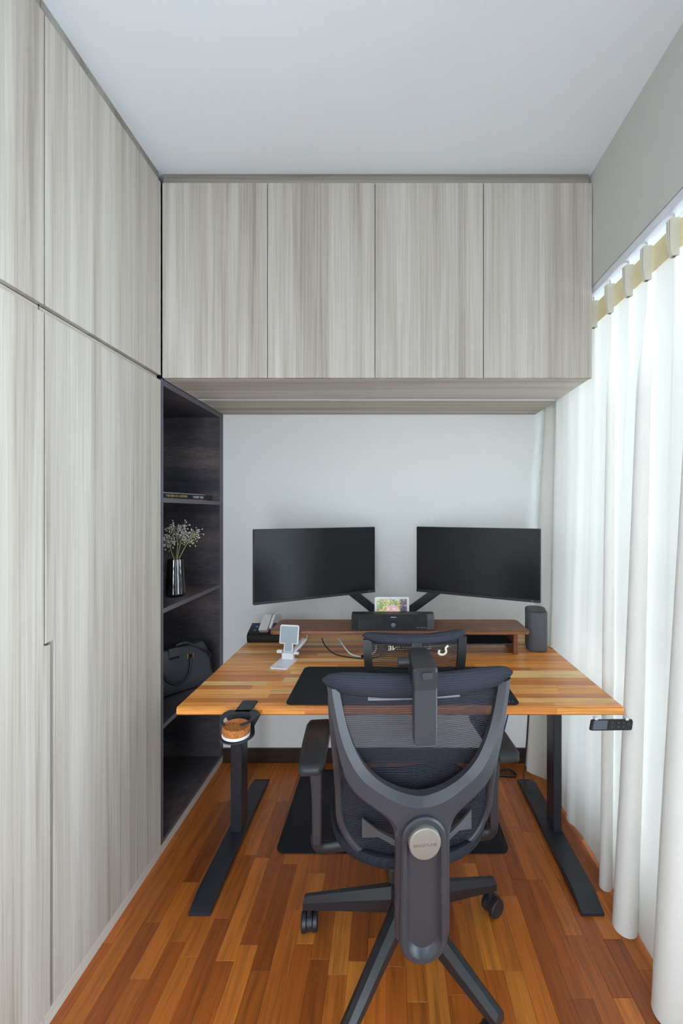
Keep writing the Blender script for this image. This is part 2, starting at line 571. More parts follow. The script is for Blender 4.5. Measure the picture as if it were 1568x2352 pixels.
win = thing('window_1', 'wide aluminium framed window behind the curtain', None, (1.06, 0.37, 0.15), kind='structure')
wy = [-1.50, -0.61, 0.28, 1.17, 2.05]
fr = box(1.03, 1.09, -1.5, 2.05, 0.15, 0.20); box(1.03, 1.09, -1.5, 2.05, 2.242, 2.292, bm=fr)
for y in wy:
    box(1.03, 1.09, y - 0.022, y + 0.022, 0.20, 2.242, bm=fr)
box(1.035, 1.085, -1.5, 2.05, 1.055, 1.085, bm=fr)
obj('window_frame', fr, 'frame_alu', win)
for a, b_ in zip(wy, wy[1:]):
    for z0, z1 in ((0.20, 1.055), (1.085, 2.242)):
        obj('pane', box(1.056, 1.062, a + 0.022, b_ - 0.022, z0, z1), 'pane', win)

# floor: teak strips running away from the camera
rnd = random.Random(11)
FLOORTONES = [(190, 108, 40), (174, 94, 32), (158, 80, 28), (200, 118, 46), (146, 72, 26), (184, 100, 36), (134, 66, 24), (204, 130, 52), (170, 90, 34), (194, 110, 38), (180, 98, 36), (166, 88, 32)]
fl = obj('floor', box(-1.56, 1.30, YF, WB, -0.03, -0.006), 'underfloor')
tag(fl, 'glossy reddish brown teak strip floor', kind='structure')
PW = 0.0585
pcache = {}
def plank_mesh(w, l):
    key = (round(w, 4), round(l, 3))
    if key not in pcache:
        b = box(0, w - 0.0004, 0, l - 0.0005, -0.006, 0)
        top = [e for e in b.edges if all(v.co.z > -0.001 for v in e.verts)]
        bmesh.ops.bevel(b, geom=top, offset=0.0005, segments=1, affect='EDGES')
        me = bpy.data.meshes.new('plank'); b.to_mesh(me); b.free()
        me.materials.append(M['plank'])
        pcache[key] = me
    return pcache[key]
ncol = 32
x0 = XL - 0.03
far = bmesh.new()
for i in range(ncol):
    x = x0 + i * PW
    y = 0.72 - rnd.uniform(0, 0.34)
    box(x, x + PW - 0.0005, YF, y - 0.0005, -0.006, 0, bm=far)
    while y < WB - 0.02:
        L = rnd.choice((0.26, 0.32, 0.38, 0.44))
        if y + L > WB - 0.09:
            L = WB - 0.001 - y
        c = tuple(lerp(v, w_, 0.28) for v, w_ in zip(rnd.choice(FLOORTONES), (172, 94, 34)))
        k = rnd.uniform(0.90, 1.16)
        o = bpy.data.objects.new('plank', plank_mesh(PW, L))
        COL.objects.link(o); o.parent = fl
        o.location = (x, y, 0)
        o.color = tuple(min(1, v * k) for v in srgb(*c)[:3]) + (1,)
        y += L
fo = obj('plank_field', far, 'plank', fl, color=srgb(150, 84, 36))
fo['kind'] = 'stuff'

# ------------------------------------------------------------------ built-in cabinets
DT = 0.018                # door thickness
SEAM = 1.098              # seam between the two wardrobe bays
DTOP = 2.7045
GR = 1.9105               # top of the lower doors, just below the pull groove
def wardrobe_bay(y0, y1, notch, lab_top, lab_low):
    t = thing('wall_cupboard', lab_top, 'cabinet', (-1.2, (y0 + y1) / 2, 1.92), group='upper row of built-in cupboards')
    obj('body', box(-1.555, XL - DT - 0.002, y0 + 0.001, y1 - 0.001, 1.9325, 2.749), 'dark_lam', t)
    obj('door', box(XL - DT, XL, y0 + 0.0024, y1 - 0.0024, 1.931, DTOP, 0.001, 1), 'lam_v', t)
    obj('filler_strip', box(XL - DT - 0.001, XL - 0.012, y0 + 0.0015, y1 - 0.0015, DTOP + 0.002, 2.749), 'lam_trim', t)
    w = thing('wardrobe', lab_low, 'wardrobe', (-1.2, (y0 + y1) / 2, 0), group='tall built-in wardrobes')
    obj('body', box(-1.555, XL - DT - 0.002, y0 + 0.001, y1 - 0.001, 0.042, 1.9315), 'dark_lam', w)  # dark carcass colour stands in for shadow in the finger-pull gap
    a, b_ = y0 + 0.0024, y1 - 0.0024
    if notch:
        poly = [(a + 0.028, 0.043), (b_, 0.043), (b_, GR), (a, GR), (a, 1.031), (a + 0.028, 1.034)]
    else:
        poly = [(a, 0.043), (b_ + 0.0205, 0.043), (b_ + 0.0205, 1.024), (b_, 1.027), (b_, GR), (a, GR)]
    obj('door', prism(poly, XL - DT, XL, 'X', 0.001, 1), 'lam_v', w)
    obj('finger_rail', box(XL - DT - 0.001, XL - 0.016, a, b_, GR + 0.001, 1.929), 'lam_ytrim', w)
    obj('plinth', box(-1.555, XL - 0.003, y0 + 0.001, y1 - 0.001, 0.0005, 0.041), 'lam_ytrim', w)
wardrobe_bay(SEAM, BOXF, True, 'greige woodgrain high cupboard beside the overhead cabinets', 'tall greige wardrobe with a long cut-out finger pull beside the dark shelves')
wardrobe_bay(0.48, SEAM, False, 'greige woodgrain high cupboard at the left edge of the photo', 'tall greige wardrobe at the left edge of the photo')

# open shelf column in dark laminate
s = thing('shelf_unit', 'dark open shelf column set into the greige cabinets', 'shelf', (-1.12, 1.97, 0))
NB = -1.30
def edged(name, y0, y1, z0, z1):
    p = obj(name, box(NB, XL - 0.0015, y0, y1, z0, z1), 'dark_lam', s)
    obj('edge_band', box(XL - 0.0014, XL, y0, y1, z0, z1), 'dark_edge', p)
edged('side_panel', BOXF + 0.001, BOXF + 0.016, 0.042, NZ - 0.002)
edged('side_panel', 2.243, WB - 0.002, 0.042, NZ - 0.002)
edged('top_panel', BOXF + 0.0165, 2.2425, NZ - 0.026, NZ - 0.002)
edged('bottom_panel', BOXF + 0.0165, 2.2425, 0.042, 0.058)
obj('back_panel', box(NB - 0.012, NB - 0.0005, BOXF + 0.001, WB - 0.002, 0.042, NZ - 0.002), 'dark_lam', s)
SH = [1.440, 0.990, 0.521]
for z in SH:
    edged('shelf', BOXF + 0.0165, 2.2425, z - 0.019, z)
obj('plinth', box(-1.555, XL - 0.003, BOXF, WB - 0.002, 0.0005, 0.041), 'lam_ytrim', s)

# overhead cabinets
ov = thing('overhead_cabinet', 'long greige overhead cabinet with four flat doors above the desk', 'cabinet', (-0.05, 1.97, NZ))
OX0, OX1 = XL + 0.002, 0.8195
obj('body', box(OX0, OX1 - 0.002, BOXF + DT + 0.002, WB - 0.001, NZ + 0.018, 2.749), 'lam_v', ov)
xs = [XL + 0.003, -0.4828, -0.0507, 0.3849, 0.8225]
for a, b_ in zip(xs, xs[1:]):
    obj('door', box(a + 0.0014, b_ - 0.0014, BOXF, BOXF + DT, NZ + 0.0005, DTOP, 0.001, 1), 'lam_v', ov)
LY = 1.985
obj('bottom_panel', box(OX0, OX1 - 0.004, BOXF + DT + 0.002, LY - 0.008, NZ, NZ + 0.0175), 'lam_x', ov)
obj('bottom_panel', box(OX0, OX1 - 0.004, LY + 0.008, WB - 0.001, NZ, NZ + 0.0175), 'lam_x', ov)
obj('light_strip', box(OX0, OX1 - 0.02, LY - 0.0078, LY + 0.0078, NZ - 0.0012, NZ + 0.012), 'led', ov)
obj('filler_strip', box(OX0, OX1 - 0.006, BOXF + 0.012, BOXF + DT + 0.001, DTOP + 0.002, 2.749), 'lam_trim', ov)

# ------------------------------------------------------------------ curtain and track
tr = thing('curtain_track', 'white curtain track under the beam above the curtain', 'curtain track', (0.85, 0.4, 2.27))
obj('rail', prism(rrect(0.826, 0.862, 2.262, 2.2915, 0.004, 3), -1.45, 2.23, 'Y'), 'track', tr, smooth=40)

PLEATS = [2.17, 2.06, 1.945, 1.83, 1.70, 1.575, 1.455, 1.352, 1.224, 1.105, 0.985, 0.87] + [0.755 - 0.118 * i for i in range(18)]
AMP = {2.17: 0.45, 2.06: 0.25, 1.945: 0.06, 1.83: 0.2, 1.70: 0.06, 1.575: 0.0, 1.455: 0.10, 1.352: 0.0, 1.224: 0.10, 1.105: 0.0, 0.985: 0.3, 0.87: 0.6}
# deep tube folds: pleat -> (drift at the floor, radius near the heading, radius at the floor)
TUBES = {1.575: (-0.060, 0.010, 0.024), 1.352: (0.014, 0.014, 0.037), 1.105: (0.02, 0.018, 0.046)}
DRIFT = {1.575: -0.075, 1.352: 0.012, 1.105: 0.03, 1.455: 0.03}
HEAD = 2.238
def curtain_x(y, z):
    q = 1 - z / HEAD                     # 0 at the heading, 1 at the floor
    lean = 0.048 + 0.085 * sstep(2.10, 2.23, y)
    x = 0.868 - lean * q
    x += 0.006 * math.sin(9.0 * y + 2.0 * z) * q
    dy = 0.0
    for i, c in enumerate(PLEATS):
        a = AMP.get(c, 0.45 + 0.5 * ((i * 7) % 5) / 4)
        amp = lerp(0.016, 0.068 * a, sstep(0.0, 0.25, q) * 0.75 + 0.25 * q)
        w = lerp(0.013, 0.030 if a < 1.2 else 0.036, sstep(0.0, 0.35, q))
        cc = c + DRIFT.get(c, 0.02 * math.sin(i * 2.3)) * q
        d = (y - cc) / w
        if abs(d) < 3:
            g = math.exp(-abs(d) ** 3.4)
            if c > 1.3:
                amp = min(amp, 0.055)
            x -= amp * g
            dy += -0.20 * amp * g * d + 0.25 * amp * g
    y += dy
    for c, (dr, r0, r1) in TUBES.items():
        cc = c + dr * q
        W, D = 0.030, 0.062
        o = y - cc
        if abs(o) >= D:
            continue
        m = sstep(0.04, 0.22, q)
        R = lerp(r0, r1, q) * m
        if abs(o) < W:
            th = math.pi * o / W
            return x - R * (1 + math.cos(th)), lerp(y, cc + R * 0.98 * math.sin(th) + 0.12 * o, m)
        yy = cc + math.copysign(0.12 * W + (abs(o) - W) * (D - 0.12 * W) / (D - W), o)
        return x, lerp(y, yy, m)
    return x, y
cu = thing('curtain', 'floor length off-white linen curtain with cream pinch pleat heading', 'curtain', (0.85, 0.4, 0.01))
b = bmesh.new()
Y0, Y1, NYS = 0.74, 2.225, 900
zs = [0.012 + (HEAD - 0.012) * (k / 44) for k in range(45)]
def ys(k):
    # finer where the photograph looks
    return Y0 + (Y1 - Y0) * (k / NYS)
grid = []
for z in zs:
    row = []
    for k in range(NYS + 1):
        x, y = curtain_x(ys(k), z)
        row.append(b.verts.new((x, y, z + (0.006 * math.sin(ys(k) * 23) if z < 0.02 else 0))))
    grid.append(row)
for r0, r1 in zip(grid, grid[1:]):
    for k in range(NYS):
        b.faces.new((r0[k], r0[k + 1], r1[k + 1], r1[k]))
obj('cloth', b, 'curtain', cu, smooth=80)
b = bmesh.new()
rows = []
for z in (HEAD - 0.080, HEAD - 0.04, HEAD + 0.004):
    row = []
    for k in range(0, NYS + 1, 2):
        x, y = curtain_x(ys(k), max(min(z, HEAD), HEAD - 0.01))
        row.append(b.verts.new((lerp(x, 0.856, 0.6) - 0.003, y, z)))
    rows.append(row)
for r0, r1 in zip(rows, rows[1:]):
    for k in range(len(r0) - 1):
        b.faces.new((r0[k], r0[k + 1], r1[k + 1], r1[k]))
obj('heading_tape', b, 'heading', cu, smooth=80)
for i, c in enumerate(PLEATS):
    if c < 0.77:
        continue
    # a pinched pleat: three folds gathered at the bottom of the tape
    b = bmesh.new()
    for j, off in enumerate((-0.009, 0.0, 0.009)):
        sec = []
        for z, spread, prot in ((HEAD + 0.008, 1.0, 0.013), (HEAD - 0.045, 0.9, 0.013), (HEAD - 0.085, 0.40, 0.009), (HEAD - 0.10, 0.5, 0.004)):
            y = c + off * spread
            x = 0.845
            prot = prot if c < 1.64 else min(prot, 0.010)
            sec.append([(x + 0.012, y - 0.005, z), (x - prot, y - 0.0035, z), (x - prot - 0.003, y, z), (x - prot, y + 0.0035, z), (x + 0.012, y + 0.005, z)])
        join(b, loft(sec))
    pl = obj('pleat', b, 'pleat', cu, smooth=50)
    obj('hook', box(0.8465, 0.8495, c - 0.005, c + 0.005, HEAD, 2.264), 'white_plastic', pl)

# ------------------------------------------------------------------ desk
DX0, DX1, DY0, DY1, DZ, DTH = -0.688, 0.770, 1.3475, 2.150, 0.745, 0.027
desk = thing('standing_desk', 'height adjustable desk with striped acacia top and black steel legs', 'desk', (0.04, 1.75, 0))
top = obj('tabletop', box(DX0 + 0.003, DX1 - 0.003, DY0 + 0.003, DY1 - 0.003, DZ - DTH + 0.002, DZ - 0.002), 'walnut', desk)
TONES = [(224, 150, 70), (212, 136, 60), (230, 160, 82), (196, 120, 54), (178, 102, 46), (220, 144, 66), (238, 184, 108), (206, 128, 56), (244, 202, 134), (226, 154, 76), (190, 112, 50), (234, 168, 90), (218, 142, 64), (208, 132, 58)]
rnd = random.Random(5)
NR = 23
rw = (DY1 - DY0) / NR
for r in range(NR):
    ya, yb = DY0 + r * rw, DY0 + (r + 1) * rw - 0.0003
    x = DX0
    first = True
    while x < DX1 - 0.001:
        L = rnd.uniform(0.22, 0.66)
        if first:
            L *= rnd.uniform(0.4, 1.0); first = False
        xe = x + L
        if xe > DX1 - 0.10:
            xe = DX1
        e = 0.0004
        f = 0.006 if r == 0 else e
        k = 0.006 if r == NR - 1 else e
        poly = [(ya + f, DZ - DTH), (yb - k, DZ - DTH), (yb, DZ - DTH + k), (yb, DZ - k), (yb - k, DZ), (ya + f, DZ), (ya, DZ - f), (ya, DZ - DTH + f)]
        c = rnd.choice(TONES)
        kk = min(rnd.uniform(1.04, 1.26), 0.90 / srgb(*c)[0])
        o = obj('stave', prism(poly, x, xe - 0.0003, 'X'), 'stave', top, color=tuple(min(1, v * kk) for v in srgb(*c)[:3]) + (1,))
        x = xe
for sx in (-1, 1):
    fx0, fx1 = ((-0.682, -0.604) if sx < 0 else (0.662, 0.742))
    cx0, cx1 = ((-0.664, -0.616) if sx < 0 else (0.700, 0.736))
    # foot: flat bar sloping down at both ends
    prof = [(1.413, 0.001), (1.413, 0.011), (1.475, 0.030), (2.065, 0.030), (2.122, 0.011), (2.122, 0.001)]
    obj('foot', prism([(y, z) for y, z in prof], fx0, fx1, 'X', 0.004, 2), 'black_metal', desk, smooth=40)
    obj('column', prism(rrect(cx0, cx1, 1.745, 1.825, 0.006, 4), 0.0305, 0.66, 'Z'), 'black_metal', desk, smooth=40)
    obj('column', prism(rrect(cx0 - 0.004, cx1 + 0.004, 1.74, 1.83, 0.006, 4), 0.6602, DZ - DTH - 0.0205, 'Z'), 'black_metal', desk, smooth=40)
    obj('top_bracket', box(cx0 - 0.01, cx1 + 0.01, 1.46, 2.04, DZ - DTH - 0.02, DZ - DTH - 0.0005, 0.002), 'black_metal', desk)
obj('crossbar', box(-0.60, 0.68, 1.755, 1.775, DZ - DTH - 0.045, DZ - DTH - 0.021, 0.002), 'black_metal', desk)
# hand controller under the front edge
ct = thing('desk_controller', 'black height control panel under the right front edge of the desk', 'controller', (0.715, 1.34, 0.70))
cm = frame((0.657, 1.332, 0.703), (1, 0.02, 0.0), (0.34, 0.34, 0.9))
def ctl(name, u0, u1, v0, v1, d0, d1, m, r=0.003, p=ct):
    b = prism(rrect(u0, u1, v0, v1, r, 3), d0, d1, 'Z', 0.0006, 1)
    b.transform(cm)
    return obj(name, b, m, p, smooth=40)
ctl('housing', 0, 0.134, -0.024, 0.010, -0.012, 0.0, 'black_plastic', 0.005)
ctl('display', 0.006, 0.052, -0.021, 0.007, 0.0001, 0.0012, 'screen_dim', 0.002)
for u0, u1 in ((0.055, 0.079), (0.0815, 0.095), (0.0975, 0.111), (0.1135, 0.128)):
    bt = ctl('button', u0, u1, -0.021, 0.007, 0.0001, 0.0014, 'soft_black', 0.002)
    uc = (u0 + u1) / 2
    for v in ((-0.013, -0.001) if u1 < 0.112 else (-0.006,)):
        ctl('mark', uc - 0.002, uc + 0.002, v - 0.0012, v + 0.0012, 0.0015, 0.0017, 'ink_grey', 0.0005, bt)
for u in (0.012, 0.112):
    obj('mounting_tab', box(0.657 + u, 0.657 + u + 0.010, 1.335, 1.350, 0.7085, 0.7175, 0.001, 1), 'white_plastic', ct)

# desk mat
dm = thing('desk_mat', 'thin black desk pad with rounded corners on the acacia desk', 'desk pad', (0.05, 1.53, DZ))
obj('pad', prism(rrect(-0.339, 0.438, 1.363, 1.696, 0.022), DZ + 0.0003, DZ + 0.003, 'Z', 0.0008, 1), 'deskmat', dm, smooth=40)
lg = bmesh.new()
for dx in (0, 0.008, 0.018):
    join(lg, bar((0.398 + dx, 1.378, DZ + 0.0031), (0.401 + dx, 1.39, DZ + 0.0031), 0.0016, 0.0004))
join(lg, bar((0.398, 1.384, DZ + 0.0031), (0.408, 1.384, DZ + 0.0031), 0.0016, 0.0004))
obj('logo', lg, 'ink_grey', dm)

# walnut riser shelf on the desk
rs = thing('desk_shelf', 'walnut riser shelf with rounded corners along the back of the desk', 'shelf', (0.05, 1.9, DZ))
RZ = 0.862
obj('top_board', prism(rrect(-0.518, 0.624, 1.805, 2.005, 0.024), RZ - 0.017, RZ, 'Z', 0.004, 2), 'walnut', rs, smooth=40)
for x in (-0.463, 0.562):
    obj('leg', box(x, x + 0.018, 1.845, 1.985, DZ + 0.0004, RZ - 0.0175, 0.001, 1), 'walnut', rs)
tray = box(0.30, 0.561, 1.85, 1.98, 0.790, 0.794)
obj('tray', tray, 'black_metal', rs)
obj('tray_back', box(0.30, 0.561, 1.975, 1.980, 0.7945, RZ - 0.018), 'black_metal', rs)
tray2 = box(-0.10, 0.2995, 1.85, 1.98, 0.790, 0.794); 
obj('tray', tray2, 'black_metal', rs)
obj('tray_back', box(-0.10, 0.2995, 1.975, 1.980, 0.7945, RZ - 0.018), 'black_metal', rs)

# ------------------------------------------------------------------ monitors on a twin arm
def monitor(name, label, c, yaw, roll=0.0):
    w, h = 0.596, 0.330
    t = thing(name, label, 'monitor', (c[0], c[1], c[2]), yaw)
    t.matrix_basis = Matrix.Translation(c) @ Matrix.Rotation(yaw, 4, 'Z') @ Matrix.Rotation(roll, 4, 'Y')
    def L(b):
        return b
    obj('housing', prism(rrect(-w / 2, w / 2, -h / 2, h / 2, 0.004, 3), 0.0, 0.018, 'Y', 0.002, 2), 'black_plastic', t, world=False, smooth=40)
    obj('screen', box(-w / 2 + 0.003, w / 2 - 0.003, -0.0010, -0.0001, -h / 2 + 0.014, h / 2 - 0.003), 'screen', t, world=False)
    obj('chin', box(-w / 2 + 0.001, w / 2 - 0.001, -0.004, -0.0001, -h / 2 + 0.001, -h / 2 + 0.0135, 0.001, 1), 'soft_black', t, world=False)
    obj('rear_cover', prism(rrect(-0.2, 0.2, -0.12, 0.10, 0.04, 5), 0.0182, 0.042, 'Y', 0.01, 2), 'black_plastic', t, world=False, smooth=40)
    return t
ML = monitor('monitor', 'black monitor on the left, turned towards the chair', (-0.3225, 1.940, 1.142), math.radians(29.8))
MR = monitor('monitor', 'black monitor on the right, in front of the curtain', (0.411, 1.9645, 1.143), math.radians(-27.3))
obj('power_light', box(0.262, 0.264, -0.0045, -0.0041, -0.159, -0.155), 'ink_white', MR, world=False)
obj('power_light', box(0.262, 0.264, -0.0045, -0.0041, -0.159, -0.155), 'ink_white', ML, world=False)
ma = thing('twin_monitor_mount', 'black twin monitor arm clamped to the back of the desk', 'monitor arm', (0.02, 2.13, DZ))
obj('clamp', box(-0.035, 0.075, 2.06, 2.16, DZ + 0.0005, DZ + 0.012, 0.002), 'black_metal', ma)
obj('clamp', box(-0.02, 0.06, 2.1505, 2.165, DZ - 0.07, DZ + 0.0003, 0.002), 'black_metal', ma)
obj('pole', lathe([(0.022, DZ + 0.0122), (0.022, 0.85)], 20, (0.02, 2.115, 0)), 'black_metal', ma, smooth=40)
for sx, e, yaw in ((-1, (-0.352, 1.995, 1.135), 29.8), (1, (0.435, 2.012, 1.135), -27.3)):
    p = (0.02 + 0.02 * sx, 2.13, 0.822)
    a_ = obj('arm', bar(p, (e[0] - 0.02 * sx, e[1] + 0.035, e[2] - 0.02), 0.034, 0.042, bev=0.006), 'black_metal', ma, smooth=40)
    n = Vector((math.sin(math.radians(-yaw)), math.cos(math.radians(yaw)), 0))
    c = Vector((-0.3225, 1.94, 1.142)) if sx < 0 else Vector((0.411, 1.9645, 1.143))
    q = c + n * 0.0425
    obj('mounting_plate', bar(q, q + n * 0.008, 0.10, 0.10), 'black_metal', ma)
    obj('swivel_head', bar(q + n * 0.0085, Vector(e) + Vector((-0.012 * sx, 0.02, -0.01)), 0.035, 0.045, bev=0.005), 'black_metal', ma)

# ------------------------------------------------------------------ things on the riser shelf
sb = thing('soundbar', 'black sound bar with a round knob on the walnut riser', 'speaker', (0.025, 1.86, RZ))
z0, z1 = RZ + 0.0006, RZ + 0.064
def sbsec(x, f):
    return [(x, 1.822 + f, z0), (x, 1.822 + f, z0 + 0.042), (x, 1.842 + f, z1), (x, 1.895, z1), (x, 1.895, z0)]
obj('body', loft([sbsec(-0.130, 0), sbsec(0.174, 0)]), 'black_plastic', sb)
obj('end_panel', loft([sbsec(-0.161, 0.012), sbsec(-0.1305, 0.0)]), 'soft_black', sb)
obj('end_panel', loft([sbsec(0.1745, 0.0), sbsec(0.207, 0.012)]), 'speaker_cloth', sb)
k = obj('knob', lathe([(0.0105, 1.8215), (0.0115, 1.816), (0.0105, 1.809), (0.009, 1.808)], 24, (0.026, 0, RZ + 0.024), 'Y'), 'steel', sb, smooth=40)
mk = bmesh.new()
for i, x in enumerate((0.126, 0.131, 0.136, 0.144, 0.149, 0.154, 0.160, 0.166)):
    box(x, x + 0.0035, 1.8212, 1.8217, RZ + 0.008, RZ + 0.0125, bm=mk)
obj('print', mk, 'ink_grey', sb)
mk = bmesh.new()
mm = frame((0.026, 1.832, RZ + 0.0535), (1, 0, 0), (0, 0.67, 0.74))
for i in range(6):
    bb = box(-0.012 + i * 0.0042, -0.0092 + i * 0.0042, -0.002, 0.002, 0.0001, 0.0004)
    bb.transform(mm); join(mk, bb)
obj('print', mk, 'ink_white', sb)

sd = thing('smart_display', 'small white framed display showing a colourful photo behind the sound bar', 'display', (0.02, 1.935, RZ))
sm = frame((0.0195, 1.915, RZ + 0.001), (1, 0, 0), (0, 0.18, 1))
def sdp(name, poly, d0, d1, m, bev=0.001):
    b = prism(poly, d0, d1, 'Z', bev, 2); b.transform(sm); return obj(name, b, m, sd, smooth=40)
sdp('frame', rrect(-0.081, 0.081, 0.004, 0.124, 0.009, 5), -0.008, 0.0, 'white_plastic', 0.002)
b = box(-0.070, 0.070, -0.0004, 0.0, 0.014, 0.113)
b.transform(Matrix.Translation((0.0195, 1.915 + 0.0, RZ + 0.001)) @ Matrix.Rotation(-math.atan2(0.18, 1), 4, 'X') @ Matrix.Translation((0, -0.0006, 0)))
pic = obj('screen', b, 'picture', sd)
b = lathe([(0.045, 0.0005), (0.045, 0.008), (0.03, 0.02), (0.018, 0.05), (0.014, 0.07)], 20, (0.0195, 1.952, RZ)); obj('foot', b, 'white_plastic', sd, smooth=40)

# speaker on the right of the riser
sk = thing('speaker', 'upright dark grey cylinder-cornered speaker at the right back of the desk', 'speaker', (0.700, 1.955, DZ), math.radians(-14))
sp_poly = rrect(-0.046, 0.046, -0.075, 0.075, 0.034, 8)
obj('body', prism(sp_poly, 0.0005, 0.178, 'Z', 0.005, 2), 'speaker_cloth', sk, world=False, smooth=50)
obj('top_plate', prism(rrect(-0.039, 0.039, -0.068, 0.068, 0.029, 8), 0.1782, 0.1800, 'Z', 0.001, 1), 'soft_black', sk, world=False, smooth=50)
b = bmesh.new()
box(-0.0466, -0.0461, -0.025, -0.021, 0.024, 0.040, bm=b)
box(-0.0466, -0.0461, -0.033, -0.029, 0.020, 0.034, bm=b)
obj('badge', b, 'ink_grey', sk, world=False)

# power socket at the left back of the desk
ps = thing('power_socket', 'black clamp-on power socket at the left back corner of the desk', 'power strip', (-0.62, 2.06, DZ))
prof = [(2.022, DZ + 0.0006), (2.016, DZ + 0.012), (2.016, DZ + 0.034), (2.026, DZ + 0.044), (2.098, DZ + 0.074), (2.112, DZ + 0.070), (2.112, DZ + 0.0006)]
obj('body', prism(prof, -0.688, -0.470, 'X', 0.004, 2), 'black_plastic', ps, smooth=40)
pm = frame((-0.66, 2.05, DZ + 0.0545), (1, 0, 0), (0, 0.92, 0.385))
for u, m_ in ((0.006, 'led_blue'), (0.004, 'ink_grey')):
    v = 0.022 if m_ == 'led_blue' else -0.006
    b = prism(rrect(u - 0.006, u + 0.006, v - 0.006, v + 0.006, 0.002, 3), 0.0006, 0.0012, 'Z'); b.transform(pm)
    obj('outlet' if m_ != 'led_blue' else 'indicator', b, m_, ps)
pg = thing('charger_plug', 'white plug adapter standing in the black power socket', 'adapter', (-0.60, 2.05, DZ + 0.05))
um = frame((-0.604, 2.047, DZ + 0.058), (1, 0.04, 0.0), (0.16, 0.55, 0.82))
b = prism(rrect(-0.022, 0.022, -0.02, 0.062, 0.005, 4), 0.004, 0.042, 'Z', 0.004, 2); b.transform(um)
obj('body', b, 'plug', pg, smooth=40)
b = prism(rrect(0.0225, 0.034, -0.006, 0.066, 0.005, 4), 0.008, 0.030, 'Z', 0.003, 2); b.transform(um)
obj('body', b, 'white_plastic', pg, smooth=40)
cb = thing('charger_cable', 'white cable looping behind the plug adapter', 'cable', (-0.555, 2.08, DZ + 0.09))
obj('cord', tube([(-0.570, 2.09, 0.862), (-0.552, 2.10, 0.872), (-0.538, 2.115, 0.862), (-0.532, 2.122, 0.838), (-0.528, 2.124, 0.80)], 0.004, 8, 6), 'cable_w', cb, smooth=60)

# ------------------------------------------------------------------ folding phone stand
st = thing('phone_stand', 'white folding phone stand with a grey pad on the left of the desk', 'phone stand', (-0.430, 1.742, DZ), math.radians(-9))
base = rrect(-0.038, 0.038, -0.075, 0.045, 0.010, 5)
obj('base', prism(base, 0.0005, 0.008, 'Z', 0.002, 2), 'white_plastic', st, world=False, smooth=40)
mk = bmesh.new()
for i in range(5):
    box(-0.012 + i * 0.005, -0.0085 + i * 0.005, -0.064, -0.060, 0.0081, 0.0083, bm=mk)
obj('print', mk, 'ink_grey', st, world=False)
obj('hinge_block', box(-0.026, 0.026, 0.018, 0.040, 0.0082, 0.036, 0.003), 'white_plastic', st, world=False)
obj('hinge_pin', lathe([(0.0075, -0.050), (0.008, -0.047), (0.008, -0.0265)], 14, (0, 0.030, 0.038), 'X'), 'white_plastic', st, world=False, smooth=40)
obj('hinge_pin', lathe([(0.006, 0.0265), (0.006, 0.040), (0.007, 0.041), (0.007, 0.046)], 14, (0, 0.030, 0.034), 'X'), 'white_plastic', st, world=False, smooth=40)
obj('rear_arm', bar((0.012, 0.036, 0.030), (0.045, 0.105, 0.075), 0.026, 0.008, bev=0.002), 'white_plastic', st, world=False)
T = [(-0.021, 0.0), (0.021, 0.0), (0.021, 0.034), (0.040, 0.034), (0.043, 0.038), (0.043, 0.108), (0.038, 0.114), (-0.038, 0.114), (-0.043, 0.108), (-0.043, 0.038), (-0.040, 0.034), (-0.021, 0.034)]
pm = Matrix.Translation((0, 0.026, 0.037)) @ Matrix.Rotation(math.radians(80), 4, 'X')
b = prism(T, -0.005, 0.0, 'Z', 0.0015, 2); b.transform(pm)
pl = obj('plate', b, 'white_plastic', st, world=False, smooth=40)
T2 = [(-0.016, 0.004), (0.016, 0.004), (0.016, 0.038), (0.036, 0.038), (0.038, 0.040), (0.038, 0.105), (0.035, 0.108), (-0.035, 0.108), (-0.038, 0.105), (-0.038, 0.040), (-0.036, 0.038), (-0.016, 0.038)]
b = prism(T2, 0.0002, 0.0016, 'Z', 0.0004, 1); b.transform(pm)
obj('grip_pad', b, 'grey_pad', pl, world=False)

# cables under the riser
def cable(name, label, pts, r, m, sm=8):
    c = thing(name, label, 'cable', pts[0])
    obj('cord', tube(pts, r, 8, sm), m, c, smooth=60)
    return c
c1 = cable('charging_cable', 'white charging cable draped from under the riser onto the desk', [(-0.225, 1.90, 0.800), (-0.20, 1.86, 0.782), (-0.165, 1.825, 0.757), (-0.12, 1.808, 0.749), (-0.085, 1.812, 0.750), (-0.055, 1.838, 0.765), (-0.052, 1.87, 0.80)], 0.0034, 'cable_w')
c2 = cable('power_cable', 'black cable draped from under the riser onto the desk', [(-0.30, 1.89, 0.805), (-0.285, 1.865, 0.785), (-0.24, 1.83, 0.757), (-0.17, 1.805, 0.7484), (-0.10, 1.793, 0.7484), (-0.04, 1.80, 0.752), (-0.012, 1.84, 0.775), (-0.02, 1.88, 0.81)], 0.0026, 'cable_b')
obj('clip', bar((-0.112, 1.806, 0.7545), (-0.094, 1.782, 0.7505), 0.013, 0.008, bev=0.001), 'black_plastic', c2)
cable('phone_stand_cable', 'short white cable curling behind the phone stand', [(-0.392, 1.835, 0.775), (-0.378, 1.85, 0.792), (-0.366, 1.862, 0.81), (-0.364, 1.87, 0.835)], 0.003, 'cable_w')
cable('speaker_cable', 'thin black cord trailing behind the upright speaker', [(0.742, 1.99, 0.757), (0.752, 1.965, 0.7475), (0.760, 1.94, 0.7472), (0.766, 1.92, 0.7472)], 0.0015, 'cable_b')

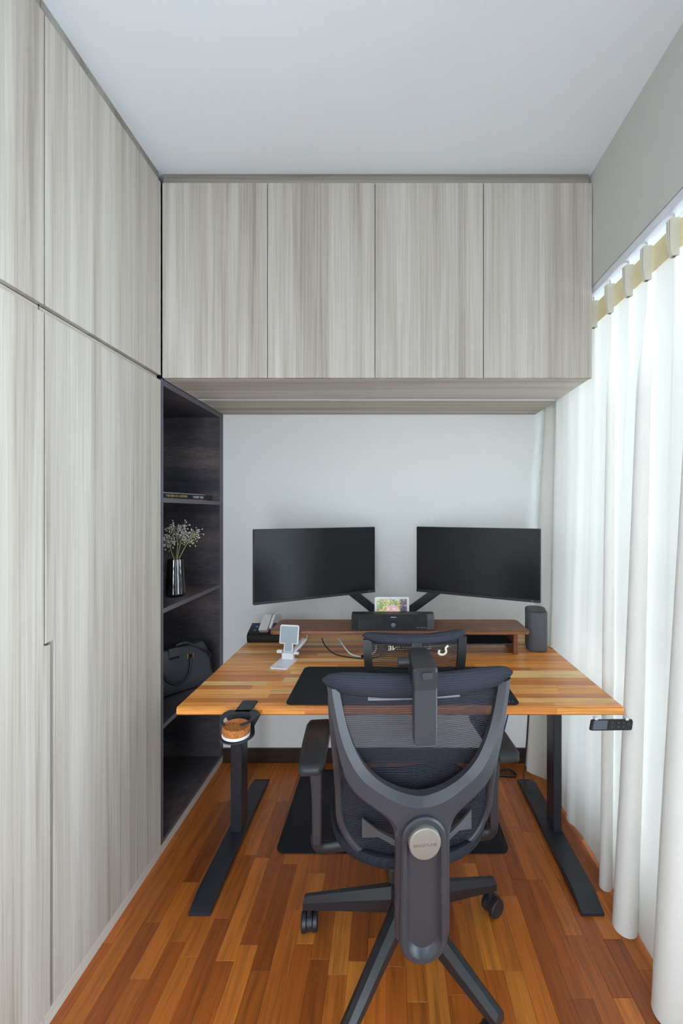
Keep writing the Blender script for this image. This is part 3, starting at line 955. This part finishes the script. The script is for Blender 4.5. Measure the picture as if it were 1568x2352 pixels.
# ------------------------------------------------------------------ clip-on cup holder and coaster
ch = thing('cup_holder', 'black clip-on cup holder at the left front of the desk', 'cup holder', (-0.465, 1.27, 0.70))
HX, HY = -0.462, 1.272
obj('clamp_tongue', prism(rrect(-0.487, -0.435, 1.312, 1.392, 0.006, 3), DZ + 0.0005, DZ + 0.0035, 'Z', 0.0005, 1), 'black_metal', ch)
b = bmesh.new()
N = 40
ins, outs = [], []
for i in range(N + 1):
    a = math.radians(-62 + (304) * i / N)
    ca, sa = math.cos(a), math.sin(a)
    ro = 0.052
    if sa > 0.15:
        k_ = min(0.056 / max(abs(ca), 1e-3), 0.052 / max(sa, 1e-3), 0.066)
        ro = max(ro, k_)
    ins.append((HX + 0.0405 * ca, HY + 0.0405 * sa)); outs.append((HX + ro * ca, HY + ro * sa))
secs = []
for (ax, ay), (bx, by) in zip(ins, outs):
    secs.append([(ax, ay, DZ + 0.0005), (bx, by, DZ + 0.0005), (bx, by, DZ + 0.0035), (ax, ay, DZ + 0.0035)])
obj('ring', loft(secs), 'black_metal', ch)
LZ = 0.694
obj('back_plate', box(-0.490, -0.432, 1.319, 1.323, LZ + 0.002, DZ + 0.0003), 'black_metal', ch)
arm_poly = [(-0.4315, DZ), (-0.420, DZ), (-0.420, DZ - 0.008), (-0.416, DZ - 0.0115), (-0.412, DZ - 0.008), (-0.412, DZ - 0.004), (-0.4075, DZ - 0.004), (-0.4065, DZ - 0.014), (-0.426, LZ + 0.004), (-0.4315, LZ + 0.004)]
obj('hook', prism(arm_poly, 1.319, 1.323, 'Y'), 'black_metal', ch)
arm2 = [(2 * HX - x, z) for x, z in arm_poly]
obj('hook', prism(arm2, 1.319, 1.323, 'Y'), 'black_metal', ch)
tray_p = []
for i in range(33):
    a = math.radians(-180 - 20 + 220 * i / 32)
    tray_p.append((HX + 0.051 * math.cos(a), HY + 0.051 * math.sin(a)))
tray_p += [(-0.426, 1.323), (-0.498, 1.323)]
obj('tray', prism(tray_p, LZ, LZ + 0.003, 'Z'), 'black_metal', ch)
co = thing('coaster', 'round cork coaster with a white rim base in the cup holder', 'coaster', (HX, HY, LZ + 0.003))
CR = Matrix.Translation((HX - 0.002, HY - 0.006, LZ + 0.0068)) @ Matrix.Rotation(math.radians(4), 4, 'Y')
b = lathe([(0.036, -0.003), (0.041, 0.0), (0.0415, 0.006), (0.040, 0.008)], 36); b.transform(CR); obj('rim_base', b, 'white_plastic', co, smooth=40)
b = lathe([(0.040, 0.0082), (0.0415, 0.012), (0.0415, 0.028), (0.0395, 0.030), (0.036, 0.030), (0.034, 0.026), (0.034, 0.018), (0.0, 0.0175)], 36)
b.transform(CR); obj('cork_cup', b, 'cork', co, smooth=40)

# ------------------------------------------------------------------ niche contents
# books on the top shelf
def book(name, label, p0, p1, depth, z, h, cover, group=None):
    p0, p1 = Vector((*p0, 0)), Vector((*p1, 0))
    d = (p1 - p0).normalized(); n = Vector((-d.y, d.x, 0))      # n points into the shelf
    t = thing(name, label, 'book', (p0.x, p0.y, z), math.atan2(d.y, d.x))
    L = (p1 - p0).length
    b = box(0, L, 0.004, depth - 0.003, 0.002, h - 0.002)
    obj('pages', b, 'paper', t, world=False)
    obj('cover', box(0, L, 0.001, depth, 0.0, 0.0019), cover, t, world=False)
    obj('cover', box(0, L, 0.001, depth, h - 0.0019, h), cover, t, world=False)
    sp = obj('spine', box(0, L, 0.0, 0.0038, 0.0, h, 0.001, 1), cover, t, world=False)
    return t, sp, L
bk, spn, L = book('book', 'black hardback with gold and white spine lettering lying on the top dark shelf', (-1.020, 1.872), (-0.932, 2.200), 0.155, SH[0] + 0.0005, 0.0275, 'book_black')
mw = chain(bk)
text('title', 'THE RIDE OF A LIFETIME', 0.0155, mw @ frame((0.022, -0.0002, 0.0165), (1, 0, 0), (0, 0, 1)), 'ink_gold', spn, squeeze=0.80)
text('author', 'ROBERT IGER', 0.0155, mw @ frame((0.196, -0.0002, 0.0155), (1, 0, 0), (0, 0, 1)), 'ink_white', spn, squeeze=0.80)
obj('band', box(0.16, 0.28, -0.0003, -0.0001, 0.0005, 0.0040), 'ink_orange', spn, world=False)
book('book', 'thin grey book lying on top of the black hardback', (-1.022, 1.882), (-0.950, 2.152), 0.18, SH[0] + 0.0282, 0.0055, 'book_grey')

# vase
vc = (-0.988, 1.925, SH[1] + 0.0005)
va = thing('vase', 'smoked fluted glass vase on the middle dark shelf', 'vase', vc)
obj('glass', lathe([(0.041, 0.010), (0.042, 0.014), (0.037, 0.09), (0.0325, 0.172), (0.031, 0.172), (0.0355, 0.09), (0.040, 0.018), (0.020, 0.014)], 216, (0, 0, 0), 'Z', 18, 0.03), 'smoke_glass', va, world=False, smooth=60)
obj('foot', lathe([(0.030, 0.0), (0.036, 0.001), (0.0405, 0.0095), (0.02, 0.0098)], 48), 'dark_glass', va, world=False, smooth=40)
rnd = random.Random(3)
STEMS = [((-0.018, -0.006, 0.215), (-0.034, 0.0, 0.262), 0.036, 'dried bud sprig leaning left over the vase rim'),
         ((0.008, 0.004, 0.25), (-0.012, 0.01, 0.315), 0.038, 'dried bud sprig second from the left in the vase'),
         ((0.022, 0.0, 0.24), (0.040, 0.006, 0.322), 0.040, 'dried bud sprig third from the left in the vase'),
         ((0.042, 0.004, 0.225), (0.082, 0.006, 0.290), 0.045, 'dried bud sprig leaning right with a dense bud head')]
for mid, tip, spread, lab in STEMS:
    t = thing('dried_sprig', lab, 'dried flower', vc, group='dried bud sprigs in the vase')
    foot = Vector((-0.3 * tip[0], rnd.uniform(-0.008, 0.008), 0.03))
    P = smooth_path([foot, Vector((mid[0] * 0.15 + 0.002, 0.0, 0.15)), Vector(mid), Vector(tip)], 8)
    obj('stem', tube(P, [0.0026, 0.0022, 0.0018], 6), 'stem', t, world=False, smooth=60)
    buds = bmesh.new(); twigs = bmesh.new()
    top_ = Vector(tip)
    for i in range(48):
        a0 = P[rnd.randrange(int(len(P) * 0.72), len(P))]
        d = Vector((rnd.gauss(0.1 * (1 if tip[0] > 0 else -1), 1), rnd.gauss(0, 0.8), rnd.gauss(0.25, 0.9))).normalized()
        e = a0 + d * spread * rnd.uniform(0.45, 1.0)
        m_ = (a0 + e) / 2 + Vector((0, 0, 0.004))
        join(twigs, tube([a0, m_, e], 0.0008, 4))
        join(buds, ball(e, rnd.uniform(0.0030, 0.0042), 1, (0.9, 0.9, 1.15)))
        if rnd.random() < 0.6:
            e2 = m_ + Vector((rnd.gauss(0, .008), rnd.gauss(0, .008), rnd.gauss(0.004, .008)))
            join(buds, ball(e2, rnd.uniform(0.0024, 0.0036), 1))
    tw = obj('twigs', twigs, 'stem', t, world=False); tw['kind'] = 'stuff'
    bd = obj('buds', buds, 'bud', t, world=False, smooth=80); bd['kind'] = 'stuff'

# handbag
ang = math.atan2(0.19, 0.12)
hb = thing('handbag', 'black leather handbag with hanging round handle on the lowest dark shelf', 'handbag', (-1.045, 1.995, SH[2] + 0.0005), math.radians(50))
# local x along the bag (right end away from the camera), -y faces the room
def bagsec(z, hw, hd, r):
    return [(x, y, z) for x, y in rrect(-hw, hw, -hd, hd, r, 5)]
obj('body', loft([bagsec(0.0, 0.176, 0.052, 0.012), bagsec(0.006, 0.182, 0.058, 0.012), bagsec(0.04, 0.181, 0.060, 0.013), bagsec(0.11, 0.171, 0.050, 0.014), bagsec(0.17, 0.160, 0.036, 0.014), bagsec(0.200, 0.152, 0.022, 0.012), bagsec(0.206, 0.146, 0.014, 0.008)]), 'leather', hb, world=False, smooth=60)
obj('piping', tube([(0.182, -0.050, 0.006), (0.181, -0.052, 0.04), (0.171, -0.044, 0.11), (0.160, -0.031, 0.17), (0.152, -0.018, 0.198)], 0.0022, 6, 6), 'leather_dark', hb, world=False, smooth=60)
def face_y(z):
    return -lerp(0.060, 0.024, max(0, min(1, (z - 0.04) / 0.16)))
hp = []
for i in range(15):
    a = math.pi * (i / 14)
    x = 0.005 - 0.068 * math.cos(a); z = 0.148 - 0.098 * math.sin(a)
    hp.append((x, face_y(z) - 0.010 - 0.006 * math.sin(a), z))
obj('handle', tube(hp, 0.0062, 10, 3), 'leather_dark', hb, world=False, smooth=60)
for x in (-0.063, 0.073):
    lp = obj('handle_loop', box(x - 0.014, x + 0.014, face_y(0.16) - 0.010, face_y(0.16) + 0.004, 0.146, 0.166, 0.002), 'leather_dark', hb, world=False)
    for dx in (-0.013, 0.013):
        obj('buckle', box(x + dx - 0.0025, x + dx + 0.0025, face_y(0.16) - 0.0125, face_y(0.16) - 0.008, 0.145, 0.170, 0.001), 'gold', lp, world=False)
obj('clasp_tab', loft([[(x, face_y(z) - o_, z) for x, z, o_ in q] for q in (
    [(-0.022, 0.209, 0.004), (0.022, 0.209, 0.004), (0.022, 0.204, 0.001), (-0.022, 0.204, 0.001)],
    [(-0.022, 0.19, 0.007), (0.022, 0.19, 0.007), (0.022, 0.19, 0.001), (-0.022, 0.19, 0.001)],
    [(-0.022, 0.160, 0.008), (0.022, 0.160, 0.008), (0.022, 0.160, 0.0), (-0.022, 0.160, 0.0)])]), 'leather', hb, world=False)
obj('clasp_bar', box(-0.022, 0.022, face_y(0.168) - 0.011, face_y(0.168) - 0.0075, 0.160, 0.172, 0.001), 'leather_dark', hb, world=False)
obj('shoulder_strap', tube([(0.02, -0.010, 0.209), (0.06, -0.014, 0.214), (0.105, -0.026, 0.192), (0.14, -0.037, 0.168), (0.167, -0.040, 0.145), (0.175, -0.030, 0.122), (0.174, 0.0, 0.105)], 0.009, 8, 6, flat=(0.3, 1.0)), 'leather_dark', hb, world=False, smooth=60)

# ------------------------------------------------------------------ floor mat and cords under the desk
fm = thing('floor_mat', 'black anti-fatigue mat with sloped edges on the floor under the desk', 'mat', (0.02, 1.94, 0))
obj('pad', loft([[(x, y, z) for x, y in rrect(-0.455 + i, 0.495 - i, 1.672 + i, 2.215 - i, 0.035, 6)] for z, i in ((0.0005, 0.0), (0.004, 0.0), (0.016, 0.032), (0.017, 0.036))]), 'footmat', fm, smooth=30)
cable('blue_cable', 'blue cable hanging from under the desk to the floor on the right', [(0.735, 2.12, 0.70), (0.70, 2.15, 0.60), (0.655, 2.17, 0.42), (0.61, 2.18, 0.22), (0.56, 2.18, 0.06), (0.50, 2.17, 0.006)], 0.004, 'cable_blue')
cable('black_cord', 'black cord hanging beside the right desk column to the floor', [(0.728, 2.09, 0.71), (0.700, 2.085, 0.62), (0.706, 2.07, 0.45), (0.690, 2.05, 0.25), (0.668, 2.03, 0.08), (0.672, 2.0, 0.035), (0.690, 1.99, 0.034)], 0.004, 'cable_b')
cable('extension_cord', 'dark extension cord curled on the floor by the curtain hem', [(0.52, 2.205, 0.008), (0.58, 2.20, 0.007), (0.64, 2.20, 0.012), (0.668, 2.175, 0.010), (0.66, 2.155, 0.007), (0.60, 2.16, 0.007), (0.54, 2.165, 0.007)], 0.006, 'cable_b')
cable('wall_cable', 'black cable hanging behind the left armrest under the desk', [(-0.385, 2.14, 0.715), (-0.405, 2.15, 0.67), (-0.41, 2.13, 0.60), (-0.39, 2.14, 0.54), (-0.34, 2.15, 0.48), (-0.30, 2.16, 0.40)], 0.005, 'cable_b')
cable('middle_cable', 'black cable hanging behind the chair back under the desk', [(0.10, 2.13, 0.715), (0.102, 2.13, 0.62), (0.105, 2.13, 0.52), (0.12, 2.14, 0.42), (0.16, 2.15, 0.30)], 0.005, 'cable_b')

# ------------------------------------------------------------------ office chair (local: +y forward, origin under the gas lift)
chair = thing('office_chair', 'dark grey ergonomic mesh office chair with headrest, seen from behind', 'chair', (0.057, 1.288, 0), math.radians(6))
def C(name, bm, m, parent=None, sm=50):
    return obj(name, bm, m, parent or chair, world=False, smooth=sm)

# five-star base
C('hub', lathe([(0.030, 0.130), (0.046, 0.138), (0.050, 0.19), (0.044, 0.222), (0.030, 0.226)], 28), 'chair_dark')
for deg in (18, 90, 162, 234, 306):
    a = math.radians(deg)
    d = Vector((math.cos(a), math.sin(a), 0))
    p = d * 0.035 + Vector((0, 0, 0.185)); q = d * 0.336 + Vector((0, 0, 0.108))
    s_ = Vector((-d.y, d.x, 0)); u = Vector((0, 0, 1))
    def sec(c, w, h):
        return [c + s_ * x * w + u * z * h for x, z in ((-0.5, -0.5), (0.5, -0.5), (0.5, 0.12), (0.17, 0.5), (-0.17, 0.5), (-0.5, 0.12))]
    leg = C('leg', loft([sec(p, 0.054, 0.066), sec(lerp(p, q, 0.5), 0.043, 0.05), sec(q, 0.036, 0.034)]), 'chair_dark', sm=20)
    # twin-wheel caster, swivelled
    cpos = d * 0.320
    sw = {162: 0.0, 18: -1.1, 234: 0.4, 306: 0.9, 90: 0.6}[deg]
    ax = Vector((math.cos(sw), math.sin(sw), 0)); fw = Vector((-ax.y, ax.x, 0))
    wc = cpos + fw * 0.014 + Vector((0, 0, 0.0308))
    mw = frame(wc, fw, (0, 0, 1))
    cast = bmesh.new()
    for s0, s1 in ((-0.027, -0.008), (0.008, 0.027)):
        w = lathe([(0.010, s0), (0.026, s0), (0.0303, s0 + 0.004), (0.0303, s1 - 0.004), (0.026, s1), (0.010, s1)], 24)
        w.transform(mw); join(cast, w)
    cap = lathe([(0.0265, -0.0078), (0.0265, 0.0078)], 20); cap.transform(mw); join(cast, cap)
    join(cast, tube([cpos + Vector((0, 0, 0.048)), cpos + Vector((0, 0, 0.100))], 0.008, 10))
    hood = loft([[wc + ax * s0 + fw * 0.033 * math.cos(t_) + Vector((0, 0, 0.033 * math.sin(t_))) for t_ in [math.radians(30 + 12 * k) for k in range(11)]] +
                 [wc + ax * s0 + fw * 0.031 * math.cos(t_) + Vector((0, 0, 0.031 * math.sin(t_))) for t_ in [math.radians(150 - 12 * k) for k in range(11)]] for s0 in (-0.0078, 0.0078)])
    join(cast, hood)
    C('caster', cast, 'chair_dark', leg, 40)
C('gas_lift', lathe([(0.027, 0.2262), (0.027, 0.33), (0.017, 0.332), (0.017, 0.375)], 20), 'chair_dark')
C('mechanism', box(-0.075, 0.075, -0.17, 0.12, 0.376, 0.425, 0.012, 3), 'chair_dark')
C('recline_link', bar((0, -0.165, 0.40), (0, -0.262, 0.375), 0.085, 0.05, bev=0.008), 'chair_dark')

# seat: frame ring with a ribbed mesh
def seat_pts(sc, dz, n=48):
    out = []
    for i in range(n):
        a = 2 * math.pi * i / n
        ca, sa = math.cos(a), math.sin(a)
        ex = 0.55 if sa > 0 else 0.80
        x = 0.232 * math.copysign(abs(ca) ** ex, ca)
        y = 0.010 + 0.235 * math.copysign(abs(sa) ** ex, sa)
        z = 0.458 + dz + (0.018 * (x / 0.23) ** 2) - (0.03 * max(0, (y - 0.12) / 0.13) ** 2) + 0.018 * max(0, (-0.10 - y) / 0.13)
        out.append((x * sc, 0.010 + (y - 0.010) * sc, z))
    return out
C('seat_shell', loft([seat_pts(0.80, -0.030), seat_pts(0.93, -0.028), seat_pts(0.985, -0.016), seat_pts(1.0, 0.0), seat_pts(0.985, 0.012), seat_pts(0.95, 0.014), seat_pts(0.93, 0.0105)]), 'rib_seat')
C('seat_cushion', loft([seat_pts(0.93, 0.011), seat_pts(0.90, 0.0125), seat_pts(0.6, 0.002), seat_pts(0.25, -0.004), seat_pts(0.02, -0.006)]), 'rib_seat')

# Y-shaped back frame
OUT = [(0.234, 0.956), (0.228, 0.912), (0.217, 0.846), (0.203, 0.777), (0.187, 0.728), (0.170, 0.702), (0.156, 0.687), (0.127, 0.666), (0.094, 0.642), (0.076, 0.620), (0.068, 0.592)]
INN = [(0.203, 0.943), (0.195, 0.900), (0.181, 0.843), (0.163, 0.796), (0.141, 0.758), (0.114, 0.730), (0.085, 0.710), (0.054, 0.6955), (0.030, 0.688), (0.012, 0.684), (0.0, 0.683)]
def resample(P, m=44):
    Q = smooth_path([(x, 0, z) for x, z in P], 16)
    return [(Q[round(i * (len(Q) - 1) / m)].x, Q[round(i * (len(Q) - 1) / m)].z) for i in range(m + 1)]
OUT, INN = resample(OUT), resample(INN)
def byy(x, z):
    return -0.285 + 0.55 * x * x + 0.02 * sstep(0.62, 0.80, z) * 0 
def arms_sections(sx):
    out = []
    n = len(OUT) - 1
    for k in range(len(OUT)):
        (ox, oz), (ix, iz) = OUT[k], INN[k]
        yo, yi = byy(ox, oz), byy(ix, iz)
        d = Vector((ox - ix, oz - iz)); ln = d.length; d.normalize()
        d = d.lerp(Vector((0, -1)), sstep(0.5, 0.95, k / n)).normalized()
        rl = min(0.60 * ln, 0.021)
        rx, rz = ix + d.x * rl, iz + d.y * rl
        t = lerp(0.022, 0.034, k / n)
        sec = [(ox, yo + t, oz), (ox, yo + 0.006, oz), (lerp(ox, rx, 0.12), yo, lerp(oz, rz, 0.12)), (rx, byy(rx, rz), rz), (ix, yi + 0.013, iz), (ix, yi + t + 0.004, iz)]
        out.append([(sx * x, y, z) for x, y, z in sec])
    return out
bk_ = loft(arms_sections(-1))
join(bk_, loft(arms_sections(1)))
C('back_frame', bk_, 'chair_plastic', sm=28)
neck = []
for z, w in ((0.664, 0.012), (0.655, 0.030), (0.640, 0.050), (0.620, 0.066), (0.590, 0.067), (0.50, 0.066), (0.40, 0.067), (0.345, 0.066)):
    neck.append([(-w, -0.245, z), (-w, -0.278, z), (-w + 0.006, -0.2846, z), (w - 0.006, -0.2846, z), (w, -0.278, z), (w, -0.245, z)])
C('spine', loft(neck), 'chair_plastic', sm=30)
# raised oval cover on the spine with a long hollow
def stadium(hw_t, hw_b, zt, zb, y, n=14):
    pts = []
    for i in range(n + 1):
        a = math.pi * i / n
        pts.append((hw_t * math.cos(a), y, zt - hw_t + hw_t * math.sin(a)))
    for i in range(n + 1):
        a = math.pi + math.pi * i / n
        pts.append((hw_b * math.cos(a), y, zb + hw_b + hw_b * math.sin(a)))
    return pts
rings = [stadium(0.056, 0.060, 0.648, 0.290, -0.2455), stadium(0.056, 0.060, 0.648, 0.290, -0.2795), stadium(0.0545, 0.0585, 0.6465, 0.2915, -0.2925), stadium(0.050, 0.0535, 0.642, 0.2965, -0.296),
         stadium(0.0415, 0.044, 0.633, 0.306, -0.2955), stadium(0.038, 0.0405, 0.630, 0.310, -0.289), stadium(0.030, 0.0315, 0.622, 0.320, -0.2815), stadium(0.024, 0.025, 0.615, 0.328, -0.2808)]
C('spine_cover', loft(rings), 'chair_plastic', sm=22)
disc = C('disc', lathe([(0.039, -0.2815), (0.0395, -0.302), (0.0372, -0.3065), (0.0345, -0.3075), (0.0, -0.3076)], 48, (0, 0, 0.592), 'Y'), 'nickel', sm=30)
text('lettering', 'ERGOTUNE', 0.0096, chain(chair) @ frame((0, -0.3077, 0.590), (1, 0, 0), (0, 0, 1)), 'nickel_print', disc, align='CENTER', squeeze=1.12)

# mesh back panel with its own rim
def panel_pt(u, z):
    """u -1..1 across, z height -> point on the sagging panel"""
    if z > 0.62:
        hw = lerp(0.205, 0.222, sstep(0.62, 0.95, z))
    else:
        hw = 0.205 * max(0.0, 1 - ((0.62 - z) / 0.178) ** 2.6) ** 0.5 + 0.0
        hw = max(hw, 0.001)
    x = u * hw
    yb = -0.178 - 0.070 * sstep(0.50, 0.95, z) - 0.012 * sstep(0.56, 0.44, z)
    y = yb - 0.030 * (1 - u * u) * sstep(0.99, 0.85, z) + 0.012
    return Vector((x, y, z))
rows = []
ZB = 0.4425
zz = [ZB + (0.955 - ZB) * (k / 40) ** 1.0 for k in range(41)]
secs = [[panel_pt(-1 + 2 * i / 24, z) for i in range(25)] for z in zz]
C('back_mesh', loft(secs, closed=False), 'mesh_back', sm=80)
rim = [panel_pt(-1, z) for z in reversed(zz[1:])] + [panel_pt(0, ZB)] + [panel_pt(1, z) for z in zz[1:]]
C('back_rim', tube(rim, 0.0105, 10, up=(0, 1, 0.001)), 'chair_plastic', sm=60)
band = loft([[panel_pt(u, z) + Vector((0, -0.004, 0)) for z in (0.914, 0.925)] for u in [-0.60 + 1.05 * i / 12 for i in range(13)]], closed=False)
C('mesh_band', band, 'band', sm=80)
for sx in (-1, 1):
    br = loft([[(sx * x, y, z) for x, y, z in q] for q in (
        [(0.060, -0.262, 0.553), (0.060, -0.250, 0.553), (0.060, -0.250, 0.568), (0.060, -0.262, 0.568)],
        [(0.105, -0.228, 0.556), (0.105, -0.220, 0.556), (0.105, -0.220, 0.572), (0.105, -0.228, 0.572)],
        [(0.145, -0.205, 0.540), (0.145, -0.199, 0.540), (0.145, -0.199, 0.590), (0.145, -0.205, 0.590)])])
    C('lumbar_bracket', br, 'silver_bracket', sm=30)

# padded top rail
tops = []
NT_ = 28
for i in range(NT_ + 1):
    u = -1 + 2 * i / NT_
    x = 0.246 * u
    e = (1 - abs(u) ** 6) ** 0.5 if abs(u) < 1 else 0.0
    hh = 0.030 * max(e, 0.12); dd = 0.017 * max(e, 0.12)
    zc = 0.954 + 0.010 * u * u
    yc = -0.268 + 0.55 * x * x
    tops.append([(x, yc + dd * math.cos(a), zc + hh * math.sin(a)) for a in [2 * math.pi * k / 18 for k in range(18)]])
C('top_rail', loft(tops), 'rib_back', sm=60)

# headrest
def hp(u, z):
    return Vector((0.140 * u, -0.192 + 0.03 * u * u - 0.035 * (1.0 - z) * 0 , z))
hd = []
for i in range(25):
    u = -1 + 2 * i / 24
    e = max((1 - abs(u) ** 7) ** 0.5 if abs(u) < 1 else 0, 0.15)
    zc = 1.045 + 0.006 * u * u
    yc = -0.196 + 0.035 * u * u
    hd.append([(0.143 * u, yc + 0.019 * e * math.cos(a), zc + 0.0145 * e * math.sin(a)) for a in [2 * math.pi * k / 16 for k in range(16)]])
C('headrest_pad', loft(hd), 'rib_back', sm=60)
hm = loft([[hp(-0.9 + 1.8 * i / 16, z) for i in range(17)] for z in (0.945, 0.97, 1.0, 1.04)], closed=False)
hmesh = C('headrest_mesh', hm, 'mesh_head', sm=80)
for sx in (-1, 1):
    C('headrest_frame', loft([[(sx * (xo + dx), -0.170 + dy, z) for dx, dy in ((-0.012, -0.006), (0.010, -0.006), (0.010, 0.008), (-0.012, 0.008))] for z, xo in ((0.940, 0.124), (0.975, 0.128), (1.0, 0.130), (1.042, 0.131))]), 'chair_dark', sm=30)
C('headrest_frame', box(-0.13, 0.13, -0.192, -0.182, 0.936, 0.948, 0.002), 'chair_dark')
text('lettering', 'ERGOTUNE', 0.0165, chain(chair) @ frame((-0.018, -0.1865, 1.021), (-1, 0, 0), (0, 0, 1)), 'ink_cream', hmesh, align='CENTER', squeeze=1.35)
sw_ = tube([(0.062, -0.189, 1.013), (0.060, -0.189, 1.004), (0.070, -0.189, 1.000), (0.080, -0.189, 1.006), (0.079, -0.189, 1.018), (0.086, -0.189, 1.024)], 0.0032, 8, 5)
C('emblem', sw_, 'ink_cream', hmesh)
C('headrest_stem', bar((-0.004, -0.215, 0.985), (-0.004, -0.208, 1.045), 0.028, 0.010, up=(0, 1, 0), bev=0.003), 'chair_dark')
# adjustable post behind the rail
C('headrest_post', prism(rrect(-0.028, 0.028, 0.832, 0.996, 0.007, 4), -0.316, -0.288, 'Y', 0.0035, 2), 'chair_plastic', sm=20)
C('post_head', loft([[(x * 1.0 - 0.002, y, z) for x, z in rrect(-hw, hw, 0.966, zt, 0.007, 4)] for y, hw, zt in ((-0.325, 0.026, 1.010), (-0.320, 0.030, 1.016), (-0.262, 0.030, 1.024), (-0.225, 0.026, 1.030))]), 'chair_dark', sm=20)
C('post_button', prism(rrect(-0.011, 0.013, 0.992, 1.009, 0.005, 4), -0.331, -0.324, 'Y', 0.002, 2), 'chair_plastic', sm=40)
C('post_knob', lathe([(0.010, -0.060), (0.0115, -0.058), (0.0115, -0.0325)], 18, (0, -0.262, 1.012), 'X'), 'chair_dark', sm=40)
C('post_bracket', box(-0.02, 0.02, -0.2875, -0.262, 0.87, 0.985, 0.003), 'chair_dark')

# armrests
for sx in (-1, 1):
    pads = []
    toe = 0.10 * sx
    for y, hw, hh, zc in ((-0.128, 0.020, 0.004, 0.668), (-0.124, 0.031, 0.012, 0.669), (-0.112, 0.036, 0.016, 0.672), (0.0, 0.040, 0.016, 0.676), (0.10, 0.040, 0.015, 0.676), (0.128, 0.034, 0.012, 0.675), (0.138, 0.018, 0.004, 0.674)):
        cx = 0.278 * sx + toe * (y - 0.0) * -0.35
        pads.append([(cx + x, y, z) for x, z in rrect(-hw, hw, zc - hh, zc + hh, min(hh, hw) * 0.75, 4)])
    ar = C('armrest', loft(pads), 'soft_black', sm=50)
    post = loft([[(0.272 * sx + x + dx * sx, y + dy, z) for x, y in rrect(-w, w, -d_, d_, 0.006, 3)] for z, w, d_, dx, dy in
                 ((0.395, 0.013, 0.022, 0.0, -0.012), (0.42, 0.014, 0.024, 0.0, -0.012), (0.52, 0.015, 0.026, 0.0, -0.008), (0.60, 0.018, 0.030, 0.002, -0.002), (0.655, 0.020, 0.036, 0.003, 0.0))])
    C('post', post, 'chair_plastic', ar, 40)
    br = tube([(0.272 * sx, -0.012, 0.41), (0.270 * sx, -0.012, 0.378), (0.245 * sx, -0.010, 0.366), (0.16 * sx, -0.006, 0.372), (0.07 * sx, -0.004, 0.392)], 0.019, 12, 5, flat=(1.0, 0.62), up=(0, 1, 0.01))
    C('arm_bracket', br, 'chair_dark', ar, 50)
